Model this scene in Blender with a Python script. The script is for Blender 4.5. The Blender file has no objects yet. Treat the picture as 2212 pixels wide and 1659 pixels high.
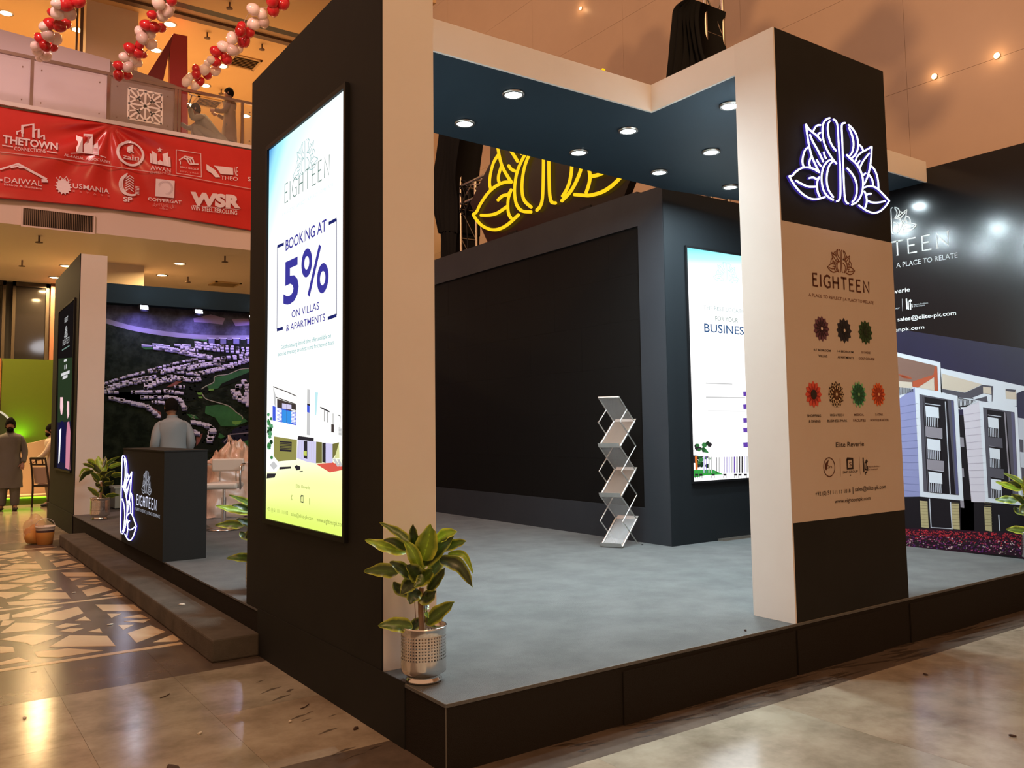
import bpy, bmesh, math, random
from math import sin, cos, pi, sqrt, atan2
from mathutils import Vector, Matrix
from mathutils.geometry import tessellate_polygon
random.seed(7)
SC = bpy.context.scene
COL = SC.collection
# ------------------------------------------------------------------ camera
PIT, ROL, YAW, FPX, CYP, CXP = 0.0787576756, -0.0131490220, 0.613242999, 1826.84198, 778.540275, 1106.0
CAMH = 1.52
_F = Vector((sin(YAW)*cos(PIT), cos(YAW)*cos(PIT), sin(PIT)))
_R0 = Vector((cos(YAW), -sin(YAW), 0)); _U0 = _R0.cross(_F)
CR = cos(ROL)*_R0 + sin(ROL)*_U0
CU = -sin(ROL)*_R0 + cos(ROL)*_U0
CF = _F
CAM = Vector((0, 0, CAMH))
cd = bpy.data.cameras.new('camera'); cam = bpy.data.objects.new('camera', cd); COL.objects.link(cam)
cam.matrix_world = Matrix(((CR.x, CU.x, -CF.x, 0), (CR.y, CU.y, -CF.y, 0), (CR.z, CU.z, -CF.z, CAMH), (0, 0, 0, 1)))
cd.sensor_fit = 'HORIZONTAL'; cd.sensor_width = 36.0; cd.lens = FPX/2212*36
cd.shift_y = (CYP-829.5)/2212; cd.clip_start = 0.05; cd.clip_end = 200
SC.camera = cam
# ------------------------------------------------------------------ world, exposure
SC.view_settings.view_transform = 'Standard'; SC.view_settings.look = 'None'
SC.view_settings.gamma = 1.0; SC.view_settings.exposure = 0.0
SC.view_settings.use_curve_mapping = False
w = bpy.data.worlds.new('world'); SC.world = w; w.use_nodes = True
bg = w.node_tree.nodes['Background']; bg.inputs[0].default_value = (1.0, 0.53, 0.29, 1); bg.inputs[1].default_value = 0.60

def lamp(kind, loc, power, color, size=0.1, aim=None, spot=None, blend=0.5, parent=None, name='lamp', shape='DISK', spread=None):
    d = bpy.data.lights.new(name, kind); d.energy = power; d.color = color
    if kind == 'AREA':
        d.shape = shape; d.size = size
        if spread: d.spread = spread
    elif kind in ('POINT', 'SPOT'): d.shadow_soft_size = size
    if kind == 'SPOT': d.spot_size = spot; d.spot_blend = blend
    o = bpy.data.objects.new(name, d); COL.objects.link(o); o.location = loc
    v = Vector(aim)-Vector(loc) if aim is not None else Vector((0, 0, -1))
    o.rotation_euler = v.to_track_quat('-Z', 'Y').to_euler()
    if parent: o.parent = parent; o.matrix_parent_inverse = Matrix.Translation(parent.location).inverted()
    return o
# the mall's high-bay lamps, out of the picture behind and above the camera
lamp('SPOT', (-5.0, -7.0, 11.5), 9000, (1.0, 0.55, 0.26), 0.12, aim=(12, 11, 11), spot=0.95, blend=0.5, name='high_bay_lamp')
lamp('AREA', (0.5, -3.0, 9.0), 260, (1.0, 0.58, 0.30), 2.0, aim=(3.5, 5, 1.5), name='atrium_lamp')
lamp('AREA', (-2.0, 11.0, 12.5), 620, (1.0, 0.60, 0.55), 2.0, aim=(3.0, 18, 6.5), name='atrium_lamp')

def at_x(px, py, x): d = ray(px, py); return CAM + d*(x/d.x)
def at_y(px, py, y): d = ray(px, py); return CAM + d*(y/d.y)
def at_z(px, py, z): d = ray(px, py); return CAM + d*((z-CAMH)/d.z)
def at_d(px, py, dep): return CAM + ray(px, py)*dep
def ray(px, py): return CF + CR*((px-CXP)/FPX) - CU*((py-CYP)/FPX)
# ------------------------------------------------------------------ materials
def lin(c):
    c = c/255.0
    return c/12.92 if c <= 0.04045 else ((c+0.055)/1.055)**2.4
def rgb(r, g, b): return (lin(r), lin(g), lin(b), 1)
MATS = {}
def mat(name, col, rough=0.6, metal=0.0, noise=None, bump=0.0, bscale=60, spec=0.5, emit=None, trans=0.0, alpha=1.0, coat=0.0):
    """noise=(second colour, scale, lo, hi)"""
    if name in MATS: return MATS[name]
    m = bpy.data.materials.new(name); m.use_nodes = True; MATS[name] = m
    nt = m.node_tree; b = nt.nodes['Principled BSDF']
    b.inputs['Base Color'].default_value = col; b.inputs['Roughness'].default_value = rough
    b.inputs['Metallic'].default_value = metal; b.inputs['Specular IOR Level'].default_value = spec
    b.inputs['Transmission Weight'].default_value = trans; b.inputs['Alpha'].default_value = alpha
    b.inputs['Coat Weight'].default_value = coat; b.inputs['Coat Roughness'].default_value = 0.08
    if emit:
        b.inputs['Emission Color'].default_value = emit[0]; b.inputs['Emission Strength'].default_value = emit[1]
    tc = None
    if noise or bump:
        tc = nt.nodes.new('ShaderNodeTexCoord')
    if noise:
        n = nt.nodes.new('ShaderNodeTexNoise'); n.inputs['Scale'].default_value = noise[1]; n.inputs['Detail'].default_value = 5
        n.inputs['Roughness'].default_value = 0.65
        r = nt.nodes.new('ShaderNodeValToRGB'); r.color_ramp.elements[0].position = noise[2]; r.color_ramp.elements[1].position = noise[3]
        r.color_ramp.elements[0].color = col; r.color_ramp.elements[1].color = noise[0]
        nt.links.new(tc.outputs['Object'], n.inputs['Vector']); nt.links.new(n.outputs['Fac'], r.inputs['Fac'])
        nt.links.new(r.outputs['Color'], b.inputs['Base Color'])
    if bump:
        n2 = nt.nodes.new('ShaderNodeTexNoise'); n2.inputs['Scale'].default_value = bscale; n2.inputs['Detail'].default_value = 3
        bp = nt.nodes.new('ShaderNodeBump'); bp.inputs['Strength'].default_value = bump; bp.inputs['Distance'].default_value = 0.01
        nt.links.new(tc.outputs['Object'], n2.inputs['Vector']); nt.links.new(n2.outputs['Fac'], bp.inputs['Height'])
        nt.links.new(bp.outputs['Normal'], b.inputs['Normal'])
    return m
def glow(name, col, strength=1.0):
    if name in MATS: return MATS[name]
    m = bpy.data.materials.new(name); m.use_nodes = True; MATS[name] = m
    nt = m.node_tree; nt.nodes.remove(nt.nodes['Principled BSDF'])
    e = nt.nodes.new('ShaderNodeEmission'); e.inputs[0].default_value = col; e.inputs[1].default_value = strength
    nt.links.new(e.outputs[0], nt.nodes['Material Output'].inputs['Surface'])
    return m
white_paint = mat('white_paint', (0.76, 0.72, 0.67, 1), 0.55, noise=((0.72, 0.68, 0.63, 1), 1.3, .35, .7))
black_paint = mat('black_paint', (0.0185, 0.0190, 0.0175, 1), 0.66, spec=0.15, noise=((0.0155, 0.0158, 0.0145, 1), 2.2, .35, .7))
grey_paint = mat('grey_paint', (0.030, 0.033, 0.038, 1), 0.6, spec=0.2, noise=((0.023, 0.026, 0.031, 1), 1.5, .3, .75))
blue_paint = mat('blue_paint', (0.024, 0.041, 0.058, 1), 0.55, spec=0.22, noise=((0.020, 0.036, 0.052, 1), 1.2, .3, .7))
navy_paint = mat('navy_paint', (0.011, 0.014, 0.0165, 1), 0.6, spec=0.16)
carpet = mat('carpet', (0.155, 0.160, 0.156, 1), 0.95, noise=((0.120, 0.124, 0.122, 1), 3.0, .35, .65), bump=0.7, bscale=260, spec=0.1)
dark_carpet = mat('dark_carpet', (0.125, 0.108, 0.088, 1), 0.95, noise=((0.085, 0.074, 0.060, 1), 3.5, .35, .65), bump=0.6, bscale=260, spec=0.1)
black_carpet = mat('black_carpet', (0.022, 0.019, 0.016, 1), 0.95, bump=0.5, bscale=260, spec=0.1)
chrome = mat('chrome', (0.72, 0.70, 0.68, 1), 0.16, 1.0)
satin_metal = mat('satin_metal', (0.60, 0.58, 0.55, 1), 0.32, 1.0)
alu = mat('alu', (0.62, 0.60, 0.57, 1), 0.35, 0.9)
rail_metal = mat('rail_metal', (0.30, 0.22, 0.19, 1), 0.3, 0.9)
black_cloth = mat('black_cloth', (0.010, 0.010, 0.010, 1), 0.95, spec=0.05)
black_plastic = mat('black_plastic', (0.008, 0.008, 0.009, 1), 0.5, spec=0.15)
led_black = mat('led_black', (0.0055, 0.0050, 0.0045, 1), 0.7, spec=0.10)
peach_wall = mat('peach_wall', (0.46, 0.34, 0.24, 1), 0.38, noise=((0.41, 0.30, 0.21, 1), 0.35, .3, .7))
cream_wall = mat('cream_wall', (0.62, 0.50, 0.36, 1), 0.6, noise=((0.57, 0.45, 0.32, 1), 0.5, .3, .7))
lilac_wall = mat('lilac_wall', (0.66, 0.60, 0.58, 1), 0.7)
beige_wall = mat('beige_wall', (0.60, 0.48, 0.40, 1), 0.6)
brown_trim = mat('brown_trim', (0.10, 0.055, 0.030, 1), 0.5)
dark_trim = mat('dark_trim', (0.010, 0.010, 0.010, 1), 0.5)
sky_glass = mat('rail_glass', (0.95, 0.95, 0.95, 1), 0.03, spec=0.5, alpha=0.05)
dark_glass = mat('dark_glass', (0.012, 0.010, 0.009, 1), 0.07, spec=0.6)
rust_panel = mat('rust_panel', (0.16, 0.055, 0.022, 1), 0.5)
red_paint = mat('red_paint', (0.30, 0.025, 0.030, 1), 0.45)
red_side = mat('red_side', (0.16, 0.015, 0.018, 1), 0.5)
green_paint = mat('green_paint', (0.135, 0.20, 0.010, 1), 0.6)
# ------------------------------------------------------------------ mesh helpers
class MB:
    def __init__(s): s.v = []; s.f = []; s.mi = []; s.mats = []; s.sm = []
    def _m(s, m):
        if m is None: return 0
        if m not in s.mats: s.mats.append(m)
        return s.mats.index(m)
    def add(s, vs, fs, m=None, smooth=False):
        n = len(s.v); k = s._m(m); s.v += [Vector(a) for a in vs]
        for f in fs: s.f.append(tuple(i+n for i in f)); s.mi.append(k); s.sm.append(smooth)
    def box(s, a, b, m=None):
        (x0, y0, z0), (x1, y1, z1) = a, b
        vs = [(x, y, z) for z in (z0, z1) for x, y in ((x0, y0), (x1, y0), (x1, y1), (x0, y1))]
        s.add(vs, [(3, 2, 1, 0), (4, 5, 6, 7), (0, 1, 5, 4), (1, 2, 6, 5), (2, 3, 7, 6), (3, 0, 4, 7)], m)
    def cbox(s, c, sz, m=None, rot=None):
        h = [k/2 for k in sz]; vs = []
        for z in (-1, 1):
            for x, y in ((-1, -1), (1, -1), (1, 1), (-1, 1)):
                p = Vector((x*h[0], y*h[1], z*h[2]))
                if rot is not None: p = rot @ p
                vs.append(p+Vector(c))
        s.add(vs, [(3, 2, 1, 0), (4, 5, 6, 7), (0, 1, 5, 4), (1, 2, 6, 5), (2, 3, 7, 6), (3, 0, 4, 7)], m)
    def prism(s, pts, off, m=None):
        """pts: planar 3d polygon; off: extrusion vector"""
        off = Vector(off); n = len(pts); P = [Vector(p) for p in pts]
        tr = tessellate_polygon([P]); base = P+[p+off for p in P]
        fs = [tuple(t) for t in tr]+[tuple(i+n for i in reversed(t)) for t in tr]
        fs += [(i, (i+1) % n, n+(i+1) % n, n+i) for i in range(n)]
        s.add(base, fs, m)
    def bar(s, a, b, r, m=None, seg=8, r2=None, smooth=True, caps=True):
        a = Vector(a); b = Vector(b); d = b-a
        if d.length < 1e-6: return
        q = d.to_track_quat('Z', 'Y'); r2 = r if r2 is None else r2
        vs = [a+q @ Vector((r*cos(2*pi*i/seg), r*sin(2*pi*i/seg), 0)) for i in range(seg)]
        vs += [b+q @ Vector((r2*cos(2*pi*i/seg), r2*sin(2*pi*i/seg), 0)) for i in range(seg)]
        s.add(vs, [(i, (i+1) % seg, seg+(i+1) % seg, seg+i) for i in range(seg)], m, smooth)
        if caps: s.add(vs, [tuple(reversed(range(seg))), tuple(range(seg, 2*seg))], m)
    def limb(s, pts, rad, m=None, seg=12, flat=1.0, side=None, sub=4, caps=True):
        """smooth tapered tube through pts; flat: cross-section ratio across 'side'"""
        P, Rr = spline(pts, rad, sub); n = len(P)
        side = Vector(side) if side is not None else None
        rings = []; prev = None
        for i in range(n):
            t = (P[min(i+1, n-1)]-P[max(i-1, 0)])
            t = t.normalized() if t.length > 1e-9 else Vector((0, 0, 1))
            ref = side if side is not None else (prev if prev is not None else (Vector((1, 0, 0)) if abs(t.x) < .9 else Vector((0, 1, 0))))
            u = (ref-t*ref.dot(t)); u = u.normalized() if u.length > 1e-6 else t.orthogonal().normalized()
            v = t.cross(u); prev = u; r = Rr[i]
            rings.append([P[i]+u*r*cos(2*pi*k/seg)+v*r*flat*sin(2*pi*k/seg) for k in range(seg)])
        vs = [p for rg in rings for p in rg]
        fs = [(i*seg+k, i*seg+(k+1) % seg, (i+1)*seg+(k+1) % seg, (i+1)*seg+k) for i in range(n-1) for k in range(seg)]
        s.add(vs, fs, m, True)
        if caps:
            e = []
            for rg, sg, idx in ((rings[0], -1, 0), (rings[-1], 1, n-1)):
                t = ((P[1]-P[0]) if idx == 0 else (P[-1]-P[-2])).normalized()*sg
                c = P[idx]+t*Rr[idx]*0.45; mid = [P[idx]+t*Rr[idx]*0.33+(q-P[idx])*0.68 for q in rg]
                vs2 = rg+mid+[c]
                fs2 = [(k, (k+1) % seg, seg+(k+1) % seg, seg+k) for k in range(seg)]+[(seg+k, seg+(k+1) % seg, 2*seg) for k in range(seg)]
                if idx == 0: fs2 = [tuple(reversed(f)) for f in fs2]
                s.add(vs2, fs2, m, True)
    def ell(s, c, r, m=None, seg=16, rings=10, rot=None, fn=None):
        vs = []
        for i in range(rings+1):
            th = pi*i/rings
            for k in range(seg):
                ph = 2*pi*k/seg; p = Vector((r[0]*sin(th)*cos(ph), r[1]*sin(th)*sin(ph), r[2]*cos(th)))
                if fn: p = fn(p)
                if rot is not None: p = rot @ p
                vs.append(p+Vector(c))
        fs = [(i*seg+k, (i+1)*seg+k, (i+1)*seg+(k+1) % seg, i*seg+(k+1) % seg) for i in range(rings) for k in range(seg)]
        s.add(vs, fs, m, True)
    def lathe(s, prof, c=(0, 0, 0), m=None, seg=24, smooth=True):
        vs = [(c[0]+r*cos(2*pi*k/seg), c[1]+r*sin(2*pi*k/seg), c[2]+z) for r, z in prof for k in range(seg)]
        n = len(prof)
        s.add(vs, [(i*seg+k, i*seg+(k+1) % seg, (i+1)*seg+(k+1) % seg, (i+1)*seg+k) for i in range(n-1) for k in range(seg)], m, smooth)
    def disc(s, c, r, n=(0, 0, -1), m=None, seg=20):
        q = Vector(n).to_track_quat('Z', 'Y')
        s.add([Vector(c)+q @ Vector((r*cos(2*pi*i/seg), r*sin(2*pi*i/seg), 0)) for i in range(seg)], [tuple(range(seg))], m)
    def build(s, name, m=None, parent=None, weld=False):
        me = bpy.data.meshes.new(name)
        off = Vector(parent_world(parent)) if parent is not None else Vector((0, 0, 0))
        me.from_pydata([tuple(v-off) for v in s.v], [], s.f)
        ms = s.mats if s.mats else [m]
        for k in ms: me.materials.append(k if k is not None else m)
        me.polygons.foreach_set('material_index', s.mi); me.polygons.foreach_set('use_smooth', s.sm)
        me.update()
        if weld:
            bm = bmesh.new(); bm.from_mesh(me); bmesh.ops.remove_doubles(bm, verts=bm.verts, dist=1e-5); bm.to_mesh(me); bm.free()
        o = bpy.data.objects.new(name, me); COL.objects.link(o)
        if parent is not None: o.parent = parent
        return o
def parent_world(p):
    v = Vector((0, 0, 0))
    while p is not None: v += p.location; p = p.parent
    return v
def spline(pts, rad=None, sub=4):
    P = [Vector(p) for p in pts]; n = len(P)
    if rad is None: rad = [1]*n
    if not hasattr(rad, '__len__'): rad = [rad]*n
    out = []; ro = []
    for i in range(n-1):
        p0 = P[max(i-1, 0)]; p1 = P[i]; p2 = P[i+1]; p3 = P[min(i+2, n-1)]
        for k in range(sub):
            t = k/sub
            out.append(0.5*((2*p1)+(p2-p0)*t+(2*p0-5*p1+4*p2-p3)*t*t+(3*p1-p0-3*p2+p3)*t**3)); ro.append(rad[i]*(1-t)+rad[i+1]*t)
    out.append(P[-1]); ro.append(rad[-1]); return out, ro
def tag(o, label=None, cat=None, group=None, kind=None):
    if label: o['label'] = label
    if cat: o['category'] = cat
    if group: o['group'] = group
    if kind: o['kind'] = kind
    return o
def thing(name, label, cat, loc=(0, 0, 0), group=None):
    o = bpy.data.objects.new(name, None); COL.objects.link(o); o.location = loc; o.empty_display_size = 0.1
    return tag(o, label, cat, group)
def copy_tree(o, parent=None):
    c = o.copy(); COL.objects.link(c); c.parent = parent
    for ch in list(o.children): copy_tree(ch, c)
    return c
def struct(name, mb, m=None): return tag(mb.build(name, m), kind='structure')
def simple(name, m, parent, *boxes):
    b = MB()
    for a, c in boxes: b.box(a, c)
    return b.build(name, m, parent)
# ------------------------------------------------------------------ flat print
_tc = {}
def text_geo(s, bold=0.0):
    k = (s, bold)
    if k in _tc: return _tc[k]
    cu = bpy.data.curves.new('t', 'FONT'); cu.body = s; cu.resolution_u = 3; cu.offset = bold
    o = bpy.data.objects.new('t', cu); COL.objects.link(o)
    dg = bpy.context.evaluated_depsgraph_get(); me = bpy.data.meshes.new_from_object(o.evaluated_get(dg))
    vs = [(v.co.x, v.co.y) for v in me.vertices]; fs = [tuple(p.vertices) for p in me.polygons]
    bpy.data.objects.remove(o); bpy.data.curves.remove(cu); bpy.data.meshes.remove(me)
    _tc[k] = (vs, fs); return _tc[k]
class Canvas:
    """print lying on a real plane; U right, V up, N out of the surface"""
    def __init__(s, O, U, V, warp=None, step=0.0015):
        s.O = Vector(O); s.U = Vector(U); s.V = Vector(V); s.N = s.U.cross(s.V).normalized(); s.mb = {}; s.seq = {}; s.warp = warp; s.step = step
    def uv(s, px, py):
        d = ray(px, py); t = (s.O-CAM).dot(s.N)/d.dot(s.N); P = CAM+d*t-s.O
        return (P.dot(s.U), P.dot(s.V))
    def P(s, u, v, layer):
        e = s.step*layer
        if s.warp: e += s.warp(u, v)
        return s.O+s.U*u+s.V*v+s.N*e
    def _b(s, name):
        key = (name, s.seq.get(name, 0))
        if key not in s.mb: s.mb[key] = MB()
        return s.mb[key]
    def new(s, name): s.seq[name] = s.seq.get(name, 0)+1
    def poly(s, pts, m, layer=1, name='picture', px=False):
        if px: pts = [s.uv(*p) for p in pts]
        a = sum(p[0]*q[1]-q[0]*p[1] for p, q in zip(pts, pts[1:]+pts[:1]))
        if a < 0: pts = pts[::-1]
        if len(pts) <= 4 and len(pts) == 4 and px is None: tr = [(0, 1, 2, 3)]
        else: tr = [tuple(t) for t in tessellate_polygon([[Vector((p[0], p[1], 0)) for p in pts]])]
        out = []
        for t in tr:
            A, B, C = [pts[i] for i in t[:3]]
            if (B[0]-A[0])*(C[1]-A[1])-(B[1]-A[1])*(C[0]-A[0]) < 0: t = tuple(reversed(t))
            out.append(t)
        s._b(name).add([s.P(u, v, layer) for u, v in pts], out, m)
    def rect(s, u0, v0, u1, v1, m, layer=1, name='picture'): s.poly([(u0, v0), (u1, v0), (u1, v1), (u0, v1)], m, layer, name)
    def stroke(s, pts, w, m, layer=1, name='picture', px=False, smooth=0, closed=False):
        if px: pts = [s.uv(*p) for p in pts]
        P = [Vector((p[0], p[1], 0)) for p in pts]
        if smooth: P = spline(P, None, smooth)[0]
        n = len(P); L = []; Rr = []
        for i in range(n):
            if closed: t = P[(i+1) % n]-P[i-1]
            else: t = P[min(i+1, n-1)]-P[max(i-1, 0)]
            t = t.normalized() if t.length > 1e-9 else Vector((1, 0, 0))
            q = Vector((-t.y, t.x, 0))*w/2; L.append(P[i]+q); Rr.append(P[i]-q)
        vs = [s.P(p.x, p.y, layer) for p in L+Rr]
        rng = range(n if closed else n-1)
        s._b(name).add(vs, [(n+i, n+(i+1) % n, (i+1) % n, i) for i in rng], m)
    def circle(s, c, r, m, layer=1, name='picture', seg=28, ry=None):
        ry = r if ry is None else ry
        s.poly([(c[0]+r*cos(2*pi*i/seg), c[1]+ry*sin(2*pi*i/seg)) for i in range(seg)], m, layer, name)
    def ring(s, c, r, w, m, layer=1, name='picture', seg=32, ry=None):
        ry = r if ry is None else ry
        s.stroke([(c[0]+r*cos(2*pi*i/seg), c[1]+ry*sin(2*pi*i/seg)) for i in range(seg)], w, m, layer, name, closed=True)
    def text(s, string, u0, u1, v, h, m, layer=2, bold=0.0, name='lettering', slope=0.0, shear=0.0):
        vs, fs = text_geo(string, bold)
        if not vs: return
        s.new(name) if name == 'lettering' else None
        x0 = min(a for a, b in vs); x1 = max(a for a, b in vs); cap = 0.729
        k = (u1-u0)/(x1-x0)
        P = [s.P(u0+(a-x0)*k+shear*b*h/cap, v+b*h/cap+slope*(a-x0)*k, layer) for a, b in vs]
        s._b(name).add(P, fs, m)
    def textpx(s, string, p0, p1, ptop, m, layer=2, bold=0.0, name='lettering', tilt=False, shear=0.0):
        """p0,p1: baseline ends; ptop: top of a capital near p0"""
        a = s.uv(*p0); b = s.uv(*p1); t = s.uv(*ptop)
        v = (a[1]+b[1])/2; sl = 0
        if tilt: sl = (b[1]-a[1])/(b[0]-a[0]); v = a[1]
        s.text(string, min(a[0], b[0]), max(a[0], b[0]), v, abs(t[1]-a[1]), m, layer, bold, name, sl, shear)
    def flush(s, parent):
        out = {}
        for k, b in s.mb.items(): out[k] = b.build(k[0], None, parent)
        s.mb = {}
        return out
EMB = [[tuple(int(c)/1000 for c in p.split(',')) for p in l.split()] for l in """-92,259 -120,248 -152,221 -168,185 -170,144 -160,101 -133,58 -90,19 -45,-10|-93,240 -111,219 -118,182 -106,128 -79,92 -44,69|-57,258 -34,254 -19,231 -16,182 -13,79 -10,-23 -14,-126 -21,-200 -35,-228 -59,-239|61,259 37,252 25,231 24,169 23,65 22,-38 21,-140 24,-202 35,-229 58,-237|95,255 135,240 174,206 188,158 178,114 147,75 110,50|97,239 122,204 139,157 133,114 109,76 80,57 64,64|64,64 90,50 147,29 193,-5 218,-51 217,-110 195,-164 149,-212 92,-238|61,-19 107,-44 142,-80 153,-120 146,-163 126,-199 97,-222|-75,9 -125,-6 -170,-46 -192,-89 -199,-139 -186,-189 -150,-221 -92,-237|-75,1 -113,-28 -139,-73 -150,-131 -137,-181 -91,-220|-218,-92 -250,-55 -285,-5 -306,54 -318,112 -327,174|-327,174 -300,151 -263,138 -219,122 -189,104|-294,120 -267,82 -219,34 -175,-20|-238,-19 -221,-38 -196,-52|-166,40 -159,17 -147,3|-263,140 -242,170 -215,190 -186,197|-219,125 -209,141 -192,150|-307,44 -343,20 -367,-24 -373,-60 -364,-86|-288,-10 -306,-37 -310,-57 -303,-72|-224,-89 -271,-79 -327,-80 -384,-94 -441,-126 -473,-153 -500,-159|-500,-159 -475,-186 -434,-219 -375,-247 -314,-259 -251,-254 -173,-230|-441,-175 -384,-187 -322,-192 -252,-181|-316,-141 -281,-131 -243,-134 -220,-120|-220,-120 -241,-149 -246,-186 -239,-216 -224,-234|232,-91 268,-43 302,26 322,97 333,163|333,163 275,133 216,104 171,71 151,40|194,5 233,54 302,115|175,27 196,50|222,-38 252,-19|198,151 225,139 238,121|314,38 352,21 375,-13 386,-54 385,-97|284,-20 315,-40 327,-68 328,-87|231,-112 278,-95 336,-90 386,-101 443,-127 500,-155|500,-155 452,-199 390,-237 323,-256 251,-254 203,-242 165,-231|253,-189 306,-193 379,-183 451,-164|252,-157 274,-144 303,-139|229,-134 245,-156 251,-189 244,-215 228,-241""".split('|')]
def emblem(cv, c, w, sw, m, layer=2, name='emblem', clip=None, flip=False):
    for l in EMB:
        pts = [(c[0]+(-u if flip else u)*w, c[1]+v*w) for u, v in l]
        sp = spline([Vector((a, b, 0)) for a, b in pts], None, 4)[0]; run = []
        for p in sp+[None]:
            if p is not None and (clip is None or clip[0] <= p.x <= clip[1]) : run.append((p.x, p.y))
            else:
                if len(run) > 1: cv.stroke(run, sw, m, layer, name)
                run = []
def neon(c, U, V, w, r, m, parent, name='neon_tube', clip=None, off=.03):
    """the same outline as real glowing tube, standing 3 cm off the panel"""
    b = MB(); U = Vector(U); V = Vector(V); N = U.cross(V)
    for l in EMB:
        sp = spline([Vector((u*w, v*w, 0)) for u, v in l], None, 4)[0]; run = []
        for p in sp+[None]:
            if p is not None and (clip is None or clip[0] <= p.x <= clip[1]): run.append(Vector(c)+U*p.x+V*p.y+N*off)
            else:
                if len(run) > 1: b.limb(run, r, m, seg=6, sub=1)
                run = []
    return b.build(name, m, parent)
LET = {'E': ([(0.5, 1), (0, 1), (0, 0), (0.55, 0)], [(0, .53), (.42, .53)]), 'I': ([(0, 0), (0, 1)],),
       'G': ([(.78, .83), (.6, .97), (.4, 1), (.15, .86), (.02, .5), (.15, .14), (.42, 0), (.75, .08), (.75, .45), (.52, .45)],),
       'H': ([(0, 0), (0, 1)], [(.62, 0), (.62, 1)], [(0, .5), (.62, .5)]), 'T': ([(0, 1), (.7, 1)], [(.35, 1), (.35, 0)]),
       'N': ([(0, 0), (0, 1), (.68, 0), (.68, 1)],)}
LW = {'E': .55, 'I': .0, 'G': .78, 'H': .62, 'T': .7, 'N': .68}
def thin_word(cv, word, u0, u1, v, h, sw, m, layer=2, name='lettering', gap=.36, serif=0):
    cv.new(name); tot = sum(LW[c] for c in word)+gap*(len(word)-1); k = (u1-u0)/tot; x = 0
    for c in word:
        for l in LET[c]:
            pts = [(u0+(x+a)*k, v+b*h) for a, b in l]
            cv.stroke(pts, sw, m, layer, name)
            if serif:
                for p in (pts[0], pts[-1]):
                    if c in 'IHTN': cv.stroke([(p[0]-serif, p[1]), (p[0]+serif, p[1])], sw*.6, m, layer, name)
        x += LW[c]+gap
# ================================================================== SETTING
X1, Y1, ZP = 1.956, 3.322, 0.30          # platform corner planes and height
marble = mat('marble', (0.41, 0.37, 0.285, 1), 0.17, noise=((0.17, 0.14, 0.095, 1), 2.3, .36, .74), bump=0.04, bscale=9)
marble_b = mat('marble_warm', (0.43, 0.37, 0.275, 1), 0.17, noise=((0.20, 0.15, 0.10, 1), 2.7, .36, .74), bump=0.04, bscale=9)
dark_marble = mat('dark_marble', (0.150, 0.115, 0.088, 1), 0.24, noise=((0.070, 0.052, 0.040, 1), 3.2, .35, .72), bump=0.04, bscale=9)
cream_inlay = mat('cream_inlay', (0.66, 0.50, 0.30, 1), 0.28, noise=((0.52, 0.38, 0.22, 1), 2.2, .3, .7))
grout = mat('grout', (0.36, 0.32, 0.24, 1), 0.8)
b = MB(); b.box((-26, -14, -0.2), (30, 46, -0.006)); floor = struct('floor', b, grout)
def tile(m, x0, y0, x1, y1, g=0.0007):
    b = MB(); b.box((x0+g, y0+g, -0.03), (x1-g, y1-g, 0.0)); return b.build('floor_tile', m, floor)
def rows(xa, xb, ya, yb, dx, dy, m, m2=None, off=0):
    y = ya; j = 0
    while y < yb-1e-6:
        y2 = min(y+dy, yb); x = xa; i = 0
        while x < xb-1e-6:
            x2 = min(x+dx, xb); tile((m2 if m2 and random.random() < .45 else m), x, y, x2, y2); x = x2; i += 1
        y = y2; j += 1
TX = 1.362
xs0 = TX-0.625*8
rows(xs0, TX+0.625, 5.64, 6.42, 0.625, 0.78, dark_marble)
rows(xs0, TX+0.625, 3.85, 5.64, 0.625, 0.895, marble, marble_b)
rows(xs0, TX+0.625, 3.07, 3.85, 0.625, 0.78, dark_marble)
rows(xs0, TX+0.625*10, 0.60, 3.07, 1.25, 1.235, marble, marble_b)
rows(TX+0.625*10, TX+0.625*22, 0.60, 3.07, 1.875, 1.235, marble_b, marble)
rows(TX+0.625, TX+0.625*18, 3.07, 3.40, 1.25, 0.33, dark_marble)
rows(xs0, TX+0.625, 12.98, 13.75, 1.25, 0.77, dark_marble)
rows(xs0, TX+0.625, 13.75, 20.9, 1.25, 1.43, marble_b, marble)
rows(TX+0.625, TX+0.625*13, 17.3, 20.9, 2.5, 1.8, marble_b, marble)
tile(marble, -24, 0.6, xs0, 24); tile(marble, -24, -13, 28, 0.6); tile(marble, xs0, 20.9, 14, 30)
# inlay field: dark ground, cream stones cut as polygons
b = MB(); b.box((xs0, 6.42, -0.03), (TX+0.6, 12.98, -0.0012)); b.build('inlay_ground', dark_marble, floor)
PZ = dict(a='350,790 500,705 770,710 830,782', b='245,825 490,800 740,815 420,865 270,860', c='915,690 1080,635 1190,680 980,758',
 d='685,485 960,485 1020,530 740,530', e='0,690 110,615 385,620 240,670', f='0,735 170,700 450,705 230,780 190,760', g='0,785 95,790 105,825 0,835',
 h='0,900 130,865 215,890 0,920', i='85,560 270,515 460,500 220,570 90,580', j='230,590 370,545 560,500 600,545 440,600', k='540,600 610,570 655,600',
 l='630,680 715,655 735,685', m='395,645 470,620 580,625 440,655', n='430,675 500,655 600,655 520,685', o='770,550 870,550 800,580', p='850,632 960,630 885,665',
 q='1100,755 1240,700 1290,735 1270,748', r='880,580 1010,555 1060,580', s='890,605 1080,590 1030,615', t='0,640 20,600 105,600 60,632', u='0,560 70,548 65,590 0,600')
PER = 2.15
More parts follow.
